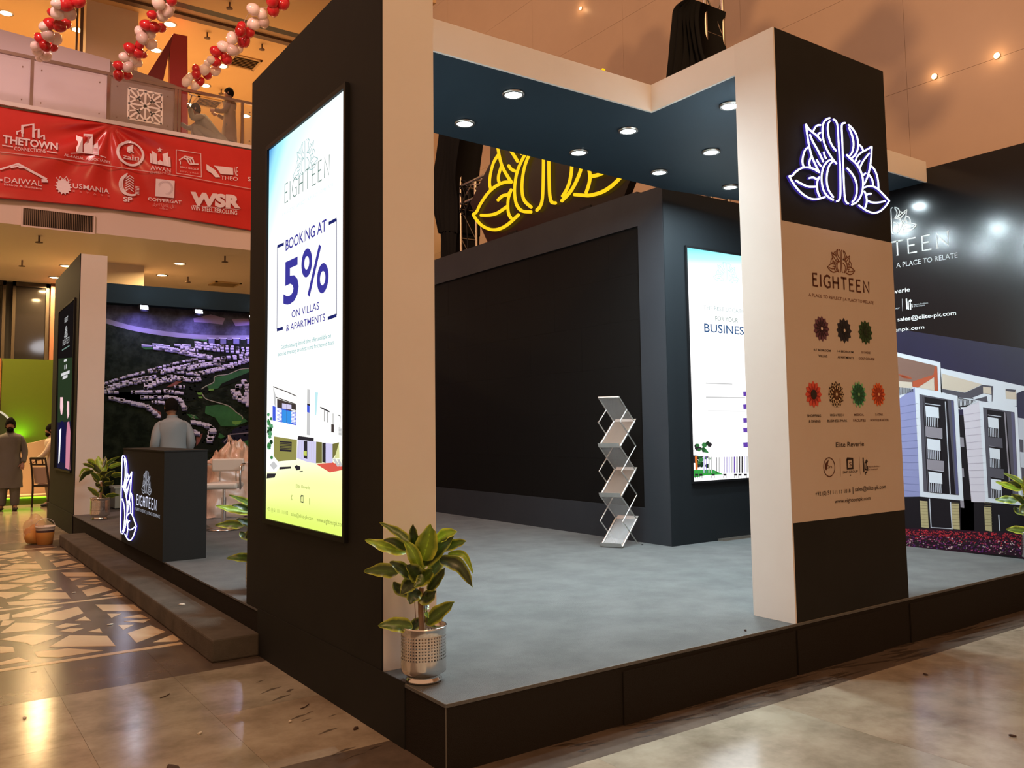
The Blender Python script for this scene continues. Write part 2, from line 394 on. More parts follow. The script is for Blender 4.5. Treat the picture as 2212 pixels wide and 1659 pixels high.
for rep in range(3):
    for key, pl in PZ.items():
        pts = [at_z(float(a.split(',')[0])/3.324, 1160+float(a.split(',')[1])/3.324, 0) for a in pl.split()]
        for mir in (0, 1):
            xs = [p.x for p in pts]
            if mir and not (min(xs) > 0.42 and max(xs) < 1.25): continue
            q = [Vector(((p.x if not mir else 0.84-p.x), p.y+PER*rep, -0.006)) for p in pts]
            if mir and min(v.x for v in q) > -0.1: pass
            b = MB(); b.prism(q, (0, 0, 0.0065)); b.build('inlay_stone', cream_inlay, floor)
    y0 = 6.45+PER*rep+(0 if rep == 0 else 0.02)
    b = MB(); b.box((xs0, y0, -0.006), (1.62, y0+0.065, 0.0006)); b.build('inlay_strip', cream_inlay, floor)
b = MB(); b.box((xs0, 12.9, -0.006), (1.6, 12.965, 0.0006)); b.build('inlay_strip', cream_inlay, floor)
# dark smears of glue and dirt along the foot of the platform
random.seed(31); b = MB()
for k in range(95):
    f_ = random.random(); x = 1150+f_*1080; yb = 1605-.287*(x-1150)+6; dy = random.random()**2*50+3; L = random.uniform(25, 110); sl = -.24+random.uniform(-.05, .12); w_ = random.uniform(1.0, 5.5)
    P0 = at_z(x, yb+dy, .0012); P1 = at_z(x+L*.5, yb+dy+sl*L*.5-w_*.4, .0012); P2 = at_z(x+L, yb+dy+sl*L, .0012); P3 = at_z(x+L*.45, yb+dy+sl*L*.45+w_*.8, .0012)
    if min(P0.y, P2.y) < 3.3: b.prism([P0, P1, P2, P3], (0, 0, .0006))
for k in range(12):
    x = 560+random.random()*300; yb = 1420+.64*(x-560)+10; dy = random.random()**1.5*60+4; L = random.uniform(15, 50); w_ = random.uniform(1, 4)
    P0 = at_z(x, yb+dy, .0012); P1 = at_z(x-L*.5, yb+dy+L*.12+w_, .0012); P2 = at_z(x-L, yb+dy+L*.35, .0012); P3 = at_z(x-L*.5, yb+dy+L*.12-w_*.4, .0012)
    if max(P0.x, P2.x) < 1.94: b.prism([P0, P1, P2, P3], (0, 0, .0006))
tag(b.build('scuff_marks', mat('scuff', (.06, .040, .025, 1), .5, alpha=.30), floor), kind='stuff')
# big hall wall on the right, with its boards
b = MB(); b.box((12.02, -12, 0), (12.3, 30, 17)); wall_right = struct('wall_right', b, peach_wall)
zs = [0, 2.9, 4.7, 6.5, 8.32, 10.14, 11.96, 13.8, 17]
ysg = [-12, -4, 0.6, 3.6, 6.65, 9.7, 12.8, 16, 20, 25, 30]
for zi in range(len(zs)-1):
    for yi in range(len(ysg)-1):
        b = MB(); b.box((12.0, ysg[yi]+.002, zs[zi]+.002), (12.025, ysg[yi+1]-.002, zs[zi+1]-.002)); b.build('wall_panel', peach_wall, wall_right)
for (px, py) in ((2018, 165), (2153, 120), (1254, 18)):  # glowing discs put in for small bright spots on the satin wall
    p = at_x(px, py, 11.98)
    t = thing('wall_bright_spot', 'tiny warm glowing spot on the tall peach wall, %s' % {2018: 'lower of a close pair', 2153: 'upper right of a close pair', 1254: 'alone, left of the draped tower'}[px], 'light', p, 'small glowing spots on the peach wall')
    b = MB(); b.limb([p+Vector((.03, 0, 0)), p], .045, seg=12, sub=1, caps=False); b.build('rim', satin_metal, t)
    b = MB(); b.disc(p+Vector((-.002, 0, 0)), .04, (-1, 0, 0), glow('spot_warm_small', (1, .62, .25, 1), 9)); b.build('spot_face', None, t)
    lamp('POINT', p+Vector((-.12, 0, 0)), 1.6, (1, .55, .25), .05, parent=t)
# lower soffit, balcony slab, upper floor
SZ = 5.41
b = MB(); b.box((-22, 18.0, SZ), (10, 34, 7.62)); slab = struct('balcony_slab', b, beige_wall)
b = MB(); b.box((-22, 17.9, 7.62), (10, 18.25, 7.70)); struct('trim_1', b, lilac_wall)
CZ = 10.8
orange_ceiling = mat('orange_ceiling', (0.56, 0.38, 0.18, 1), 0.6)
b = MB(); b.box((-22, 15.5, CZ), (9, 18.53, CZ+.3)); b.box((-22, 19.27, CZ), (9, 36, CZ+.3)); b.box((-22, 18.53, CZ+.12), (9, 19.27, CZ+.3))
ceil = struct('ceiling', b, orange_ceiling)
simple('ceiling_slot', dark_trim, ceil, ((-22, 18.53, CZ+.02), (9, 18.80, CZ+.10)))
simple('slot_rail', brown_trim, ceil, ((-22, 19.08, CZ-.01), (9, 19.26, CZ+.10)))
simple('slot_board', mat('slot_board', (0.30, 0.19, 0.10, 1), 0.5), ceil, ((-22, 18.80, CZ+.05), (9, 19.08, CZ+.11)))
b = MB(); b.box((-22, 33.5, 5.4), (10, 34, CZ)); struct('wall_back', b, cream_wall)
b = MB(); b.box((2.68, 19.5, 7.62), (3.72, 20.3, CZ)); col_up = struct('pillar_upper', b, cream_wall)
b = MB(); b.box((2.48, 19.42, 7.62), (2.52, 19.46, CZ)); b.box((2.56, 19.42, 7.62), (2.62, 19.46, CZ)); struct('trim_2', b, brown_trim)
b = MB(); b.box((3.28, 21.0, 0), (4.25, 22.0, SZ)); struct('pillar_lower', b, cream_wall)
# dark shopfront behind the green stand
b = MB(); b.box((-22, 25.0, 0), (10, 25.3, SZ)); struct('wall_front', b, mat('shop_dark', (0.018, 0.013, 0.010, 1), 0.6))
for k, (xa, xb) in enumerate(((-2.0, -0.1), (0.0, 1.75), (1.9, 2.72))):
    b = MB(); fx = 0.07
    b.box((xa, 24.8, 0.1), (xa+fx, 24.95, SZ)); b.box((xb-fx, 24.8, 0.1), (xb, 24.95, SZ)); b.box((xa, 24.8, 3.05), (xb, 24.95, 3.12)); b.box((xa, 24.8, SZ-.12), (xb, 24.95, SZ))
    wn = struct('window_%d' % (k+1), b, mat('bronze_frame', (0.05, 0.035, 0.022, 1), 0.4, 0.6))
    simple('pane', dark_glass, wn, ((xa+fx, 24.87, .1), (xb-fx, 24.89, 3.05)), ((xa+fx, 24.87, 3.12), (xb-fx, 24.89, SZ-.12)))
b = MB(); b.box((2.75, 24.7, 0), (3.6, 25.0, SZ)); struct('trim_3', b, rust_panel)

def downlight(p, label, group, r, color, power, em, name='ceiling_light', rim=satin_metal, spread=None, kind='AREA'):
    t = thing(name, label, 'light', p, group)
    b = MB(); b.lathe([(r*1.28, -.001), (r*1.28, -.012), (r*1.0, -.016), (r*.98, .02)], p, seg=20); b.build('rim', rim, t)
    b = MB(); b.disc(p+Vector((0, 0, -.010)), r*.98, (0, 0, -1), glow('lens_%s' % name+str(round(em)), color+(1,), em)); b.build('lens', None, t)
    lamp(kind, p+Vector((0, 0, -.03)), power, color, r*1.8, parent=t, spread=spread)
    return t
warm = (1.0, 0.66, 0.30)
UP = [((168, 64), 'beside the slim brown posts, left of the wide cream pillar'), ((13, 28), 'in the far top left corner, nearest the frame edge'), ((367, 52), 'just right of the middle balloon garland, under the dark slot'),
      ((337, 108), 'half hidden by the middle balloon garland'), ((523, 88), 'glowing through a red balloon of the right garland'), ((480, 142), 'under the middle of the right balloon garland'),
      ((443, 184), 'beside the lowest white balloons of the right garland'), ((409, 226), 'between the red arch and the crouching man'), ((531, 250), 'beside the end rail post, near the dark column')]
for (px, py), d in UP:
    p = at_z(px, py, CZ)
    downlight(p, 'warm upper ceiling lamp '+d, 'warm lamps in the upper ceiling', .12, warm, 75, 38, spread=2.6)
for k in range(6): # the rest of the same grid, behind things and out of frame
    p = Vector((-1.6-1.5*(k % 3), 21.2+3.2*(k//3), CZ)); lamp('AREA', p+Vector((0, 0, -.04)), 75, warm, .2, spread=2.6, name='gallery_lamp')
LOW = [((388, 569), 'right of two above the aerial mural, nearer the hall'), ((350, 594), 'left of two above the aerial mural'), ((142, 574), 'touching the top of the far column'), ((118, 599), 'left of the far column, second back'), ((79, 640), 'left of the far column, third back')]
for (px, py), d in LOW:
    p = at_z(px, py, SZ)
    downlight(p, 'warm lamp in the low soffit, '+d, 'warm lamps in the low soffit', .11, warm, 150, 30, spread=2.9)
for p in (Vector((2.70, 29.6-5.2, SZ)), Vector((0.6, 22, SZ)), Vector((-1.4, 22, SZ)), Vector((0.6, 20.3, SZ))):
    lamp('AREA', p+Vector((0, 0, -.04)), 150, warm, .2, spread=2.9, name='soffit_lamp')
# vents, sprinklers, speakers on the ceilings
def vent(p, w, d, label, z):
    t = thing('ceiling_vent', label, 'vent', p, 'square vents in the ceilings')
    b = MB()
    for a, c in (((-w, -d), (w, -d+.06)), ((-w, d-.06), (w, d)), ((-w, -d), (-w+.06, d)), ((w-.06, -d), (w, d))):
        b.box((p.x+a[0], p.y+a[1], z-.03), (p.x+c[0], p.y+c[1], z+.001))
    b.build('frame', mat('vent_frame', (0.42, 0.28, 0.13, 1), 0.5), t)
    simple('backing', mat('vent_dark', (0.05, 0.03, 0.015, 1), 0.7), t, ((p.x-w+.06, p.y-d+.06, z-.004), (p.x+w-.06, p.y+d-.06, z)))
    for k in range(7):
        y = p.y-d+.1+k*(2*d-.2)/6
        b = MB(); b.cbox((p.x, y, z-.018), (2*w-.12, .05, .006), rot=Matrix.Rotation(.6, 3, 'X')); b.build('slat', mat('vent_frame', (0.42, 0.28, 0.13, 1), 0.5), t)
vent(at_z(527, 134, CZ), .36, .36, 'square slatted vent in the orange upper ceiling beside the right garland', CZ)
vent(at_z(449, 221, CZ), .36, .36, 'square slatted vent above the crouching man on the balcony', CZ)
vent(at_z(486, 613, SZ), .34, .34, 'dark square vent in the low soffit above the aerial mural', SZ)
def sprinkler(px, py, z, label):
    p = at_z(px, py, z); t = thing('sprinkler', label, 'sprinkler', p, 'sprinkler heads')
    b = MB(); b.bar(p, p+Vector((0, 0, -.13)), .018, seg=8); b.build('stem', brown_trim, t)
    b = MB(); b.lathe([(0, -.125), (.07, -.13), (.07, -.145), (0, -.15)], p, seg=12); b.build('deflector', brown_trim, t)
for px, py, z, l in ((448, 70, CZ, 'beside the right garland in the orange ceiling'), (566, 95, CZ, 'near the sloping top of the dark column'), (496, 5, CZ, 'at the top edge, above the dark slot'), (478, 192, CZ, 'just above the standing man on the balcony'),
                     (85, 509, SZ, 'under the wall grille'), (486, 553, SZ, 'right of the two soffit lamps above the mural'), (48, 562, SZ, 'left of the far column in the soffit'), (406, 598, SZ, 'behind the two soffit lamps above the mural')):
    sprinkler(px, py, z, 'small brown sprinkler head '+l)
# wall grille in the slab face
t = thing('wall_grille', 'long dark slatted air grille in the beige face below the red banner', 'grille', at_y(125, 470, 17.98))
c = [at_y(50, 450, 17.99), at_y(201, 492, 17.99)]
gx0, gx1, gz1, gz0 = c[0].x, c[1].x, at_y(50, 450, 18).z, at_y(50, 487, 18).z
simple('backing', mat('grille_back', (0.03, 0.018, 0.010, 1), 0.7), t, ((gx0, 17.985, gz0), (gx1, 18.0, gz1)))
b = MB(); b.box((gx0-.03, 17.95, gz0-.03), (gx1+.03, 18, gz0)); b.box((gx0-.03, 17.95, gz1), (gx1+.03, 18, gz1+.03)); b.box((gx0-.03, 17.95, gz0), (gx0, 18, gz1)); b.box((gx1, 17.95, gz0), (gx1+.03, 18, gz1)); b.build('frame', beige_wall, t)
n = 38
for k in range(n):
    x = gx0+(k+.5)*(gx1-gx0)/n; b = MB(); b.box((x-.006, 17.955, gz0), (x+.006, 17.985, gz1)); b.build('slat', mat('grille_slat', (0.16, 0.10, 0.055, 1), 0.5), t)

# ================================================================== BOOTH
b = MB(); b.box((X1, Y1, 0), (11.9, 17.2, ZP-.012), black_carpet); 
b.box((X1-.004, Y1-.004, ZP-.012), (11.9, 17.2, ZP), carpet)
plat = tag(b.build('booth_platform'), 'low carpeted exhibition platform, grey top and black sides, under the whole stand', 'platform')
b = MB(); b.bar((X1, Y1, ZP+.001), (10.5, Y1, ZP+.001), .004, seg=5); b.bar((X1, Y1, ZP+.001), (X1, 3.95, ZP+.001), .004, seg=5); b.bar((X1, Y1, 0.02), (X1, Y1, ZP), .003, seg=5)
b.build('edge_strip', mat('worn_edge', (0.12, 0.115, 0.10, 1), 0.8), plat)
b = MB()
for x in (4.43, 5.68): b.box((x-.006, Y1-.012, 0), (x+.9, Y1-.003, ZP-.035))
b.box((3.0, Y1-.012, 0), (4.40, Y1-.003, ZP-.035)); b.build('skirt_panel', black_carpet, plat)
b = MB(); b.box((1.64, 5.80, 0), (1.955, 13.05, .15)); step = tag(b.build('booth_step', dark_carpet), 'long low dark carpeted step along the left side of the platform', 'step')
bv = step.modifiers.new('b', 'BEVEL'); bv.width = .012; bv.segments = 2
def column(name, label, x0, x1, y0, y1, z0, z1, faces, cat='column'):
    """faces: dict side -> material; sides are skins 12 mm thick over a core"""
    t = thing(name, label, cat, ((x0+x1)/2, (y0+y1)/2, z0)); s = .012
    b = MB(); b.box((x0+s, y0+s, z0), (x1-s, y1-s, z1-.002)); b.build('core', black_paint, t)
    for k, m in faces.items():
        q = {'L': ((x0, y0, z0), (x0+s, y1, z1)), 'R': ((x1-s, y0, z0), (x1, y1, z1)), 'F': ((x0+s, y0, z0), (x1-s, y0+s, z1)), 'B': ((x0+s, y1-s, z0), (x1-s, y1, z1)), 'T': ((x0, y0, z1-.002), (x1, y1, z1))}[k]
        simple({'L': 'side_panel', 'R': 'side_panel', 'F': 'face_panel', 'B': 'back_panel', 'T': 'top_panel'}[k], m, t, q)
    return t
cL = column('booth_column', 'tall near column, black side with bright booking screen and pale narrow front', X1, 2.277, 3.958, 6.085, ZP, 4.095, dict(F=white_paint, R=white_paint, B=black_paint, L=black_paint))
simple('base_panel', black_paint, cL, ((X1-.006, 3.70, 0), (X1-.0005, 5.83, ZP+.01)))
cR = column('booth_column', 'front right column with white side, black front, glowing white lotus and tan notice', 4.426, 5.68, Y1, 3.640, ZP, 4.070, dict(L=white_paint, F=black_paint, R=black_paint, B=white_paint))
cF = column('booth_column', 'far left column beside the step with dark screen and pale front, below the balcony', X1, 2.335, 14.168, 17.0, ZP, 4.245, dict(F=white_paint, R=white_paint, L=black_paint, B=black_paint))
simple('base_panel', black_paint, cF, ((X1-.012, 14.168, 0), (X1-.0045, 17.0, ZP+.01)))
# canopy: fascia boards and dark blue soffit
CA = thing('booth_canopy', 'angled canopy with pale fascia and dark blue underside carrying the spotlights', 'canopy', (5, 5, 3.86))
FB, FT = 3.862, 4.068
simple('fascia', white_paint, CA, ((2.277, 4.43, FB), (4.426, 4.45, FT)))
simple('fascia', white_paint, CA, ((4.426, 3.640, FB), (4.446, 4.45, FT)))
simple('fascia', white_paint, CA, ((5.66, 4.30, FB), (8.034, 4.32, FT)))
simple('fascia', white_paint, CA, ((5.66, 3.640, FB), (5.68, 4.30, FT)))
b = MB(); b.prism([Vector((x, y, FB+.003)) for x, y in ((2.277, 4.45), (4.446, 4.45), (4.446, 3.640), (5.66, 3.640), (5.66, 4.32), (8.03, 4.32), (8.03, 5.66), (6.05, 5.88), (2.277, 5.66))], (0, 0, .15)); b.build('soffit', blue_paint, CA)
led = (0.76, 0.93, 1.0)
DL = [((1109, 202), 'second from the near column, nearest the fascia'), ((1004, 265), 'closest to the near pale column'), ((1357, 281), 'middle of the front row, left of the inner corner'), ((1250, 328), 'above the yellow lotus sign'),
      ((1536, 327), 'left of the white column, halfway down'), ((1424, 371), 'above the corner of the grey wall'), ((1577, 227), 'on the arm, touching the white column edge'), ((1577, 403), 'lowest, above the business screen')]
for (px, py), d in DL:
    downlight(at_z(px, py, FB), 'canopy spotlight, '+d, 'cool spotlights in the blue canopy', .062, led, 46, 60, name='canopy_spotlight', kind='AREA')
for p in (Vector((7.32, 4.78, FB)),):
    downlight(p, 'cool white canopy spotlight beyond the lotus column, lighting the poster wall', 'cool spotlights in the blue canopy', .062, led, 11, 60, name='canopy_spotlight')
# meeting-room block: screen wall, side wall, poster wall
SW = thing('screen_wall', 'dark grey partition framing the huge black video wall', 'wall', (6.26, 9, ZP)); xw = 6.26
for q in (((xw, 6.149, ZP), (xw+.12, 6.52, 4.005)), ((xw, 6.52, ZP), (xw+.12, 12.4, .66)), ((xw, 6.52, 3.655), (xw+.12, 12.4, 4.03)), ((xw, 12.02, .66), (xw+.12, 12.4, 3.655))):
    simple('frame_panel', grey_paint, SW, q)
VW = thing('video_wall', 'huge switched-off black video wall behind the brochure rack', 'screen', (xw+.05, 9.2, .66))
simple('cabinet', black_plastic, VW, ((xw+.035, 6.52, .66), (xw+.10, 12.02, 3.655)))
for i in range(11):
    for j in range(6):
        y0 = 6.52+i*.5; z0 = .66+j*(2.995/6)
        b = MB(); b.box((xw+.022+random.uniform(0, .0012), y0+.0004, z0+.0004), (xw+.035, y0+.4996, z0+2.995/6-.0004)); b.build('led_panel', led_black, VW)
BW = thing('side_partition', 'dark navy partition wall holding the bright business screen', 'wall', (7.2, 6.15, ZP))
simple('wall_board', navy_paint, BW, ((xw+.12, 6.149, ZP), (8.034, 6.27, 3.99)))
simple('wall_board', navy_paint, BW, ((xw+.004, 6.142, ZP), (xw+.13, 6.149, 3.99)))
PW = thing('poster_wall', 'tall wall at the right printed with a night view of an apartment building', 'wall', (8.1, 4.8, ZP))
poster_black = mat('poster_film', (0.006, 0.0055, 0.0065, 1), 0.17, spec=0.4)
simple('wall_board', black_paint, PW, ((8.040, 3.335, ZP), (8.20, 6.149, 4.0)))
simple('poster_film', poster_black, PW, ((8.034, 3.335, ZP), (8.0398, 6.142, 4.0)))
# ================================================================== SCREENS AND PRINT
def plane_left(x, m=None): return Canvas((x, 0, 0), (0, -1, 0), (0, 0, 1))    # seen from -x
def plane_front(y): return Canvas((0, y, 0), (1, 0, 0), (0, 0, 1))            # seen from -y
ink = lambda n, r, g, b, s=1.0: glow(n, rgb(r, g, b), s)
def screen(name, label, axis, c0, c1, z0, z1, face, pic, bez=.03, depth=.03):
    """axis 'x': screen in plane x=face from y=c0 (left) to y=c1 (right); 'y': plane y=face"""
    if axis == 'x':
        t = thing(name, label, 'screen', (face, (c0+c1)/2, z0))
        f = lambda a, b2, lo, hi, d0, d1: ((face+d0, min(a, b2), lo), (face+d1, max(a, b2), hi))
        sg = -1
    else:
        t = thing(name, label, 'screen', ((c0+c1)/2, face, z0))
        f = lambda a, b2, lo, hi, d0, d1: ((min(a, b2), face+d0, lo), (max(a, b2), face+d1, hi))
        sg = 1
    simple('bezel', black_plastic, t, f(c0-sg*bez, c0, z0-bez, z1+bez, -.022, 0), f(c1, c1+sg*bez, z0-bez, z1+bez, -.022, 0), f(c0, c1, z1, z1+bez, -.022, 0), f(c0, c1, z0-bez, z0, -.022, 0))
    simple('display_panel', pic, t, f(c0, c1, z0, z1, -.006, 0))
    return t
def gradient_screen(name, top, mid, bot, strength, mode=0):
    m = bpy.data.materials.new(name); m.use_nodes = True; nt = m.node_tree; nt.nodes.remove(nt.nodes['Principled BSDF'])
    e = nt.nodes.new('ShaderNodeEmission'); nt.links.new(e.outputs[0], nt.nodes['Material Output'].inputs['Surface']); e.inputs[1].default_value = strength
    tc = nt.nodes.new('ShaderNodeTexCoord'); sp = nt.nodes.new('ShaderNodeSeparateXYZ'); nt.links.new(tc.outputs['Generated'], sp.inputs[0])
    def ramp(stops, sock):
        r = nt.nodes.new('ShaderNodeValToRGB'); el = r.color_ramp.elements
        while len(el) < len(stops): el.new(0.5)
        for k, (p, c) in enumerate(stops): el[k].position = p; el[k].color = c
        r.color_ramp.interpolation = 'EASE'
        nt.links.new(sock, r.inputs['Fac']); return r
    # a little sideways drift so that the sky is bluer at one side
    ma = nt.nodes.new('ShaderNodeMath'); ma.operation = 'MULTIPLY_ADD'; nt.links.new(sp.outputs['Y' if mode == 0 else 'X'], ma.inputs[0]); ma.inputs[1].default_value = (0.24 if mode == 0 else -.04); nt.links.new(sp.outputs['Z'], ma.inputs[2])
    r = ramp(bot+mid+top, ma.outputs[0]); nt.links.new(r.outputs['Color'], e.inputs[0]); return m
W_ = (1, 1, 1, 1)
s1 = gradient_screen('booking_picture', [(.80, rgb(222, 255, 255)), (.89, rgb(165, 235, 250)), (1.0, rgb(85, 158, 222))], [(0.16, rgb(255, 255, 250)), (0.69, W_)], [(0.0, rgb(222, 245, 112)), (0.075, rgb(248, 255, 170))], 1.12)
def fix(m, sc):
    for n in m.node_tree.nodes:
        if n.bl_idname == 'ShaderNodeValToRGB':
            for e in n.color_ramp.elements: e.position = min(1, e.position/sc)
        if n.bl_idname == 'ShaderNodeMath': 
            pass
    nt = m.node_tree; ml = nt.nodes.new('ShaderNodeMath'); ml.operation = 'DIVIDE'; ml.inputs[1].default_value = sc
    ad = [n for n in nt.nodes if n.bl_idname == 'ShaderNodeMath' and n.operation == 'MULTIPLY_ADD'][0]; rp = [n for n in nt.nodes if n.bl_idname == 'ShaderNodeValToRGB'][0]
    nt.links.new(ad.outputs[0], ml.inputs[0]); nt.links.new(ml.outputs[0], rp.inputs['Fac'])
nt = s1.node_tree; ad = [n for n in nt.nodes if n.bl_idname == 'ShaderNodeMath'][0]; rp = [n for n in nt.nodes if n.bl_idname == 'ShaderNodeValToRGB'][0]; sp = [n for n in nt.nodes if n.bl_idname == 'ShaderNodeSeparateXYZ'][0]
def mth(op, a, b_): 
    n = nt.nodes.new('ShaderNodeMath'); n.operation = op
    for i, v in enumerate((a, b_)):
        if isinstance(v, float): n.inputs[i].default_value = v
        else: nt.links.new(v, n.inputs[i])
    return n.outputs[0]
y3 = mth('POWER', sp.outputs['Y'], 3.0); k3 = mth('MULTIPLY', y3, .34); k4 = mth('MULTIPLY', k3, sp.outputs['Z']); k5 = mth('ADD', sp.outputs['Z'], k4); nt.links.new(mth('DIVIDE', k5, 1.34), rp.inputs['Fac'])
scr1 = screen('booking_screen', 'tall bright booking offer screen on the black side of the near column', 'x', 5.675, 4.388, .93, 3.465, X1-.002, s1)
cv = plane_left(X1-.009); T = cv.textpx; navy = ink('ink_navy', 66, 62, 165, .9); navy2 = ink('ink_navy2', 38, 44, 120, .8); pale = ink('ink_pale', 170, 205, 205, 1); teal = ink('ink_teal', 90, 175, 180, 1)
gry = ink('ink_grey', 120, 150, 140, .9)
a = cv.uv(660, 340); wd = abs(cv.uv(688, 340)[0]-cv.uv(638, 350)[0]); emblem(cv, (a[0], a[1]), .42, .006, pale)
c0 = cv.uv(616, 433); c1 = cv.uv(712, 385); thin_word(cv, 'EIGHTEEN', c0[0], c1[0], (c0[1]+c1[1])/2-.0, .125, .009, gry)
T('A PLACE TO REFLECT | A PLACE TO RELATE', (610, 465), (720, 405), (610, 458), ink('ink_faint', 215, 240, 240, 1.1))
T('BOOKING AT', (618, 540), (706, 500), (618, 516), navy, bold=.012)
T('5', (613, 656), (646, 648), (613, 564), navy, bold=.024)
cv.new('lettering')
for cc, rr_ in ((cv.uv(663.5, 568), 0), (cv.uv(698, 601), 0)):
    rr_ = (.064, .066); cv.stroke([(cc[0]+rr_[0]*cos(2*pi*i/32), cc[1]+rr_[1]*sin(2*pi*i/32)) for i in range(32)], .048, navy, 2, 'lettering', closed=True)
cv.stroke([(668, 639), (693, 530)], .038, navy, 3, 'lettering', px=True)
T('ON VILLAS', (631, 685), (690, 670), (631, 669), navy, bold=.006); T('& APARTMENTS', (619, 713), (703, 696), (619, 698), navy, bold=.004)
T('Get this amazing limited time offer available on', (608, 752), (716, 732), (608, 743), teal); T('exclusive inventory on a first come first served basis.', (601, 769), (723, 744), (601, 760), teal)
def pl(pts, w, m, layer=2, name='picture'): cv.stroke(pts, w, m, layer, name, px=True)
pl([(614, 527), (600, 533)], .02, navy2); pl([(600, 533), (599, 711)], .008, navy2); pl([(599, 713), (612, 709)], .02, navy2)
pl([(711, 483), (728, 474)], .02, navy2); pl([(728, 474), (728, 681)], .008, navy2); pl([(728, 681), (709, 688)], .02, navy2)
def B8(*pts): return [(560+x/4.61, 820+y/4.61) for x, y in pts]
def Pp(m, layer, *pts): cv.poly(B8(*pts), m, layer, 'picture', px=True)
i_blue = ink('ink_blue', 70, 95, 225); i_blue2 = ink('ink_blue2', 60, 150, 235); i_brown = ink('ink_brown', 70, 60, 58); i_stone = ink('ink_stone', 150, 145, 80); i_stone2 = ink('ink_stone2', 120, 115, 62)
i_red = ink('ink_red', 225, 95, 80); i_dk = ink('ink_dark', 50, 45, 50); i_gr = ink('ink_green', 60, 130, 70); i_dgr = ink('ink_dgreen', 30, 60, 35); i_lil = ink('ink_lilac', 205, 200, 235, 1.1); i_wh = ink('ink_white', 255, 255, 255, 1.5); i_lg = ink('ink_lgrey', 205, 205, 205, 1.0)
Pp(i_brown, 1, (180, 190), (368, 250), (368, 330), (180, 275)); Pp(i_blue, 1, (180, 275), (368, 325), (368, 455), (180, 415)); Pp(i_blue2, 2, (232, 300), (325, 318), (325, 440), (232, 425)); Pp(i_lil, 2, (232, 235), (325, 252), (325, 300), (232, 288))
for k in range(10): cv.stroke(B8((180, 285+k*13), (230, 295+k*13)), .005, i_wh, 3, 'picture', px=True); cv.stroke(B8((327, 300+k*14), (368, 308+k*14)), .005, i_wh, 3, 'picture', px=True)
cv.stroke(B8((280, 245), (280, 430)), .006, i_brown, 3, 'picture', px=True)
Pp(i_lg, 1, (140, 70), (170, 170), (165, 280), (150, 240)); Pp(i_blue, 1, (135, 260), (165, 270), (165, 410), (135, 405)); cv.stroke(B8((142, 70), (285, 125), (375, 165), (368, 245), (170, 175)), .006, i_brown, 2, 'picture', px=True)
Pp(i_lg, 1, (480, 95), (508, 100), (508, 555), (475, 550)); Pp(i_blue, 2, (480, 250), (505, 260), (505, 330), (480, 322)); Pp(i_dk, 2, (480, 238), (508, 245), (508, 264), (480, 258)); Pp(ink('ink_ice', 190, 230, 235, 1.1), 1, (555, 125), (588, 130), (570, 355), (555, 350))
cv.stroke(B8((612, 275), (705, 320)), .008, i_dk, 2, 'picture', px=True)
for x in (620, 652, 684, 740): cv.stroke(B8((x, 280+(x-612)*.45), (x, 405+(x-612)*.3)), .006, i_dk, 2, 'picture', px=True)
for k in range(6): cv.stroke(B8((722, 450+k*13), (748, 455+k*13)), .008, i_brown, 2, 'picture', px=True); cv.stroke(B8((795, 480+k*13), (828, 486+k*13)), .006, i_lg, 2, 'picture', px=True)
cv.stroke(B8((788, 352), (812, 362), (808, 480)), .006, i_dk, 2, 'picture', px=True)
Pp(i_stone, 1, (148, 565), (378, 600), (372, 800), (290, 805), (190, 815), (145, 760)); Pp(i_dk, 2, (208, 610), (328, 620), (325, 720), (208, 712))
for k in range(5): cv.stroke(B8((212, 628+k*15), (326, 636+k*15)), .005, i_stone2, 3, 'picture', px=True)
Pp(i_dk, 2, (395, 560), (548, 582), (546, 615), (385, 598)); Pp(i_lil, 1, (385, 600), (568, 618), (568, 835), (480, 820), (375, 780)); Pp(i_dk, 2, (447, 610), (483, 612), (483, 790), (447, 780)); Pp(ink('ink_ylw', 200, 210, 100), 3, (447, 710), (480, 712), (480, 760), (447, 755))
for x in (400, 425, 500, 522, 548): cv.stroke(B8((x, 610), (x, 800)), .004, i_lg, 2, 'picture', px=True)
Pp(i_stone2, 2, (572, 618), (630, 624), (630, 830), (570, 832)); Pp(i_dk, 1, (630, 630), (665, 630), (665, 830), (630, 825)); Pp(i_lil, 1, (660, 632), (735, 640), (735, 830), (660, 830)); Pp(i_stone2, 2, (735, 640), (800, 625), (800, 700), (735, 790)); Pp(ink('ink_tan', 225, 225, 160), 3, (802, 630), (806, 780), (755, 785))
Pp(i_red, 1, (565, 838), (735, 828), (870, 862), (870, 892), (705, 925)); Pp(i_dk, 1, (80, 935), (170, 935), (155, 975), (75, 985)); Pp(i_wh, 2, (85, 840), (160, 790), (215, 860), (170, 920), (78, 915)); Pp(i_dk, 2, (205, 870), (320, 865), (320, 885), (205, 895)); Pp(i_lg, 3, (110, 850), (150, 810), (190, 860), (150, 900)); Pp(i_dk, 2, (355, 865), (375, 850), (415, 865), (415, 895), (375, 905)); Pp(i_dk, 2, (405, 912), (440, 908), (436, 920), (408, 922))
for k in range(3): Pp(i_lg, 3, (740+k*42, 790+k*4), (765+k*42, 788+k*4), (812+k*28, 862), (785+k*28, 866))
Pp(i_red, 2, (733, 822), (810, 862), (810, 872), (733, 832))
for k in range(26):
    x = random.uniform(82, 128); y = random.choice([random.uniform(345, 520), random.uniform(530, 790)]); r = random.uniform(8, 22)
    Pp(random.choice([i_gr, i_dgr, ink('ink_mgreen', 90, 160, 110)]), 1+k % 2, *[(x+r*cos(a), y+r*1.3*sin(a)) for a in [j*pi/3+.3 for j in range(6)] if x+r*cos(a) > 78])
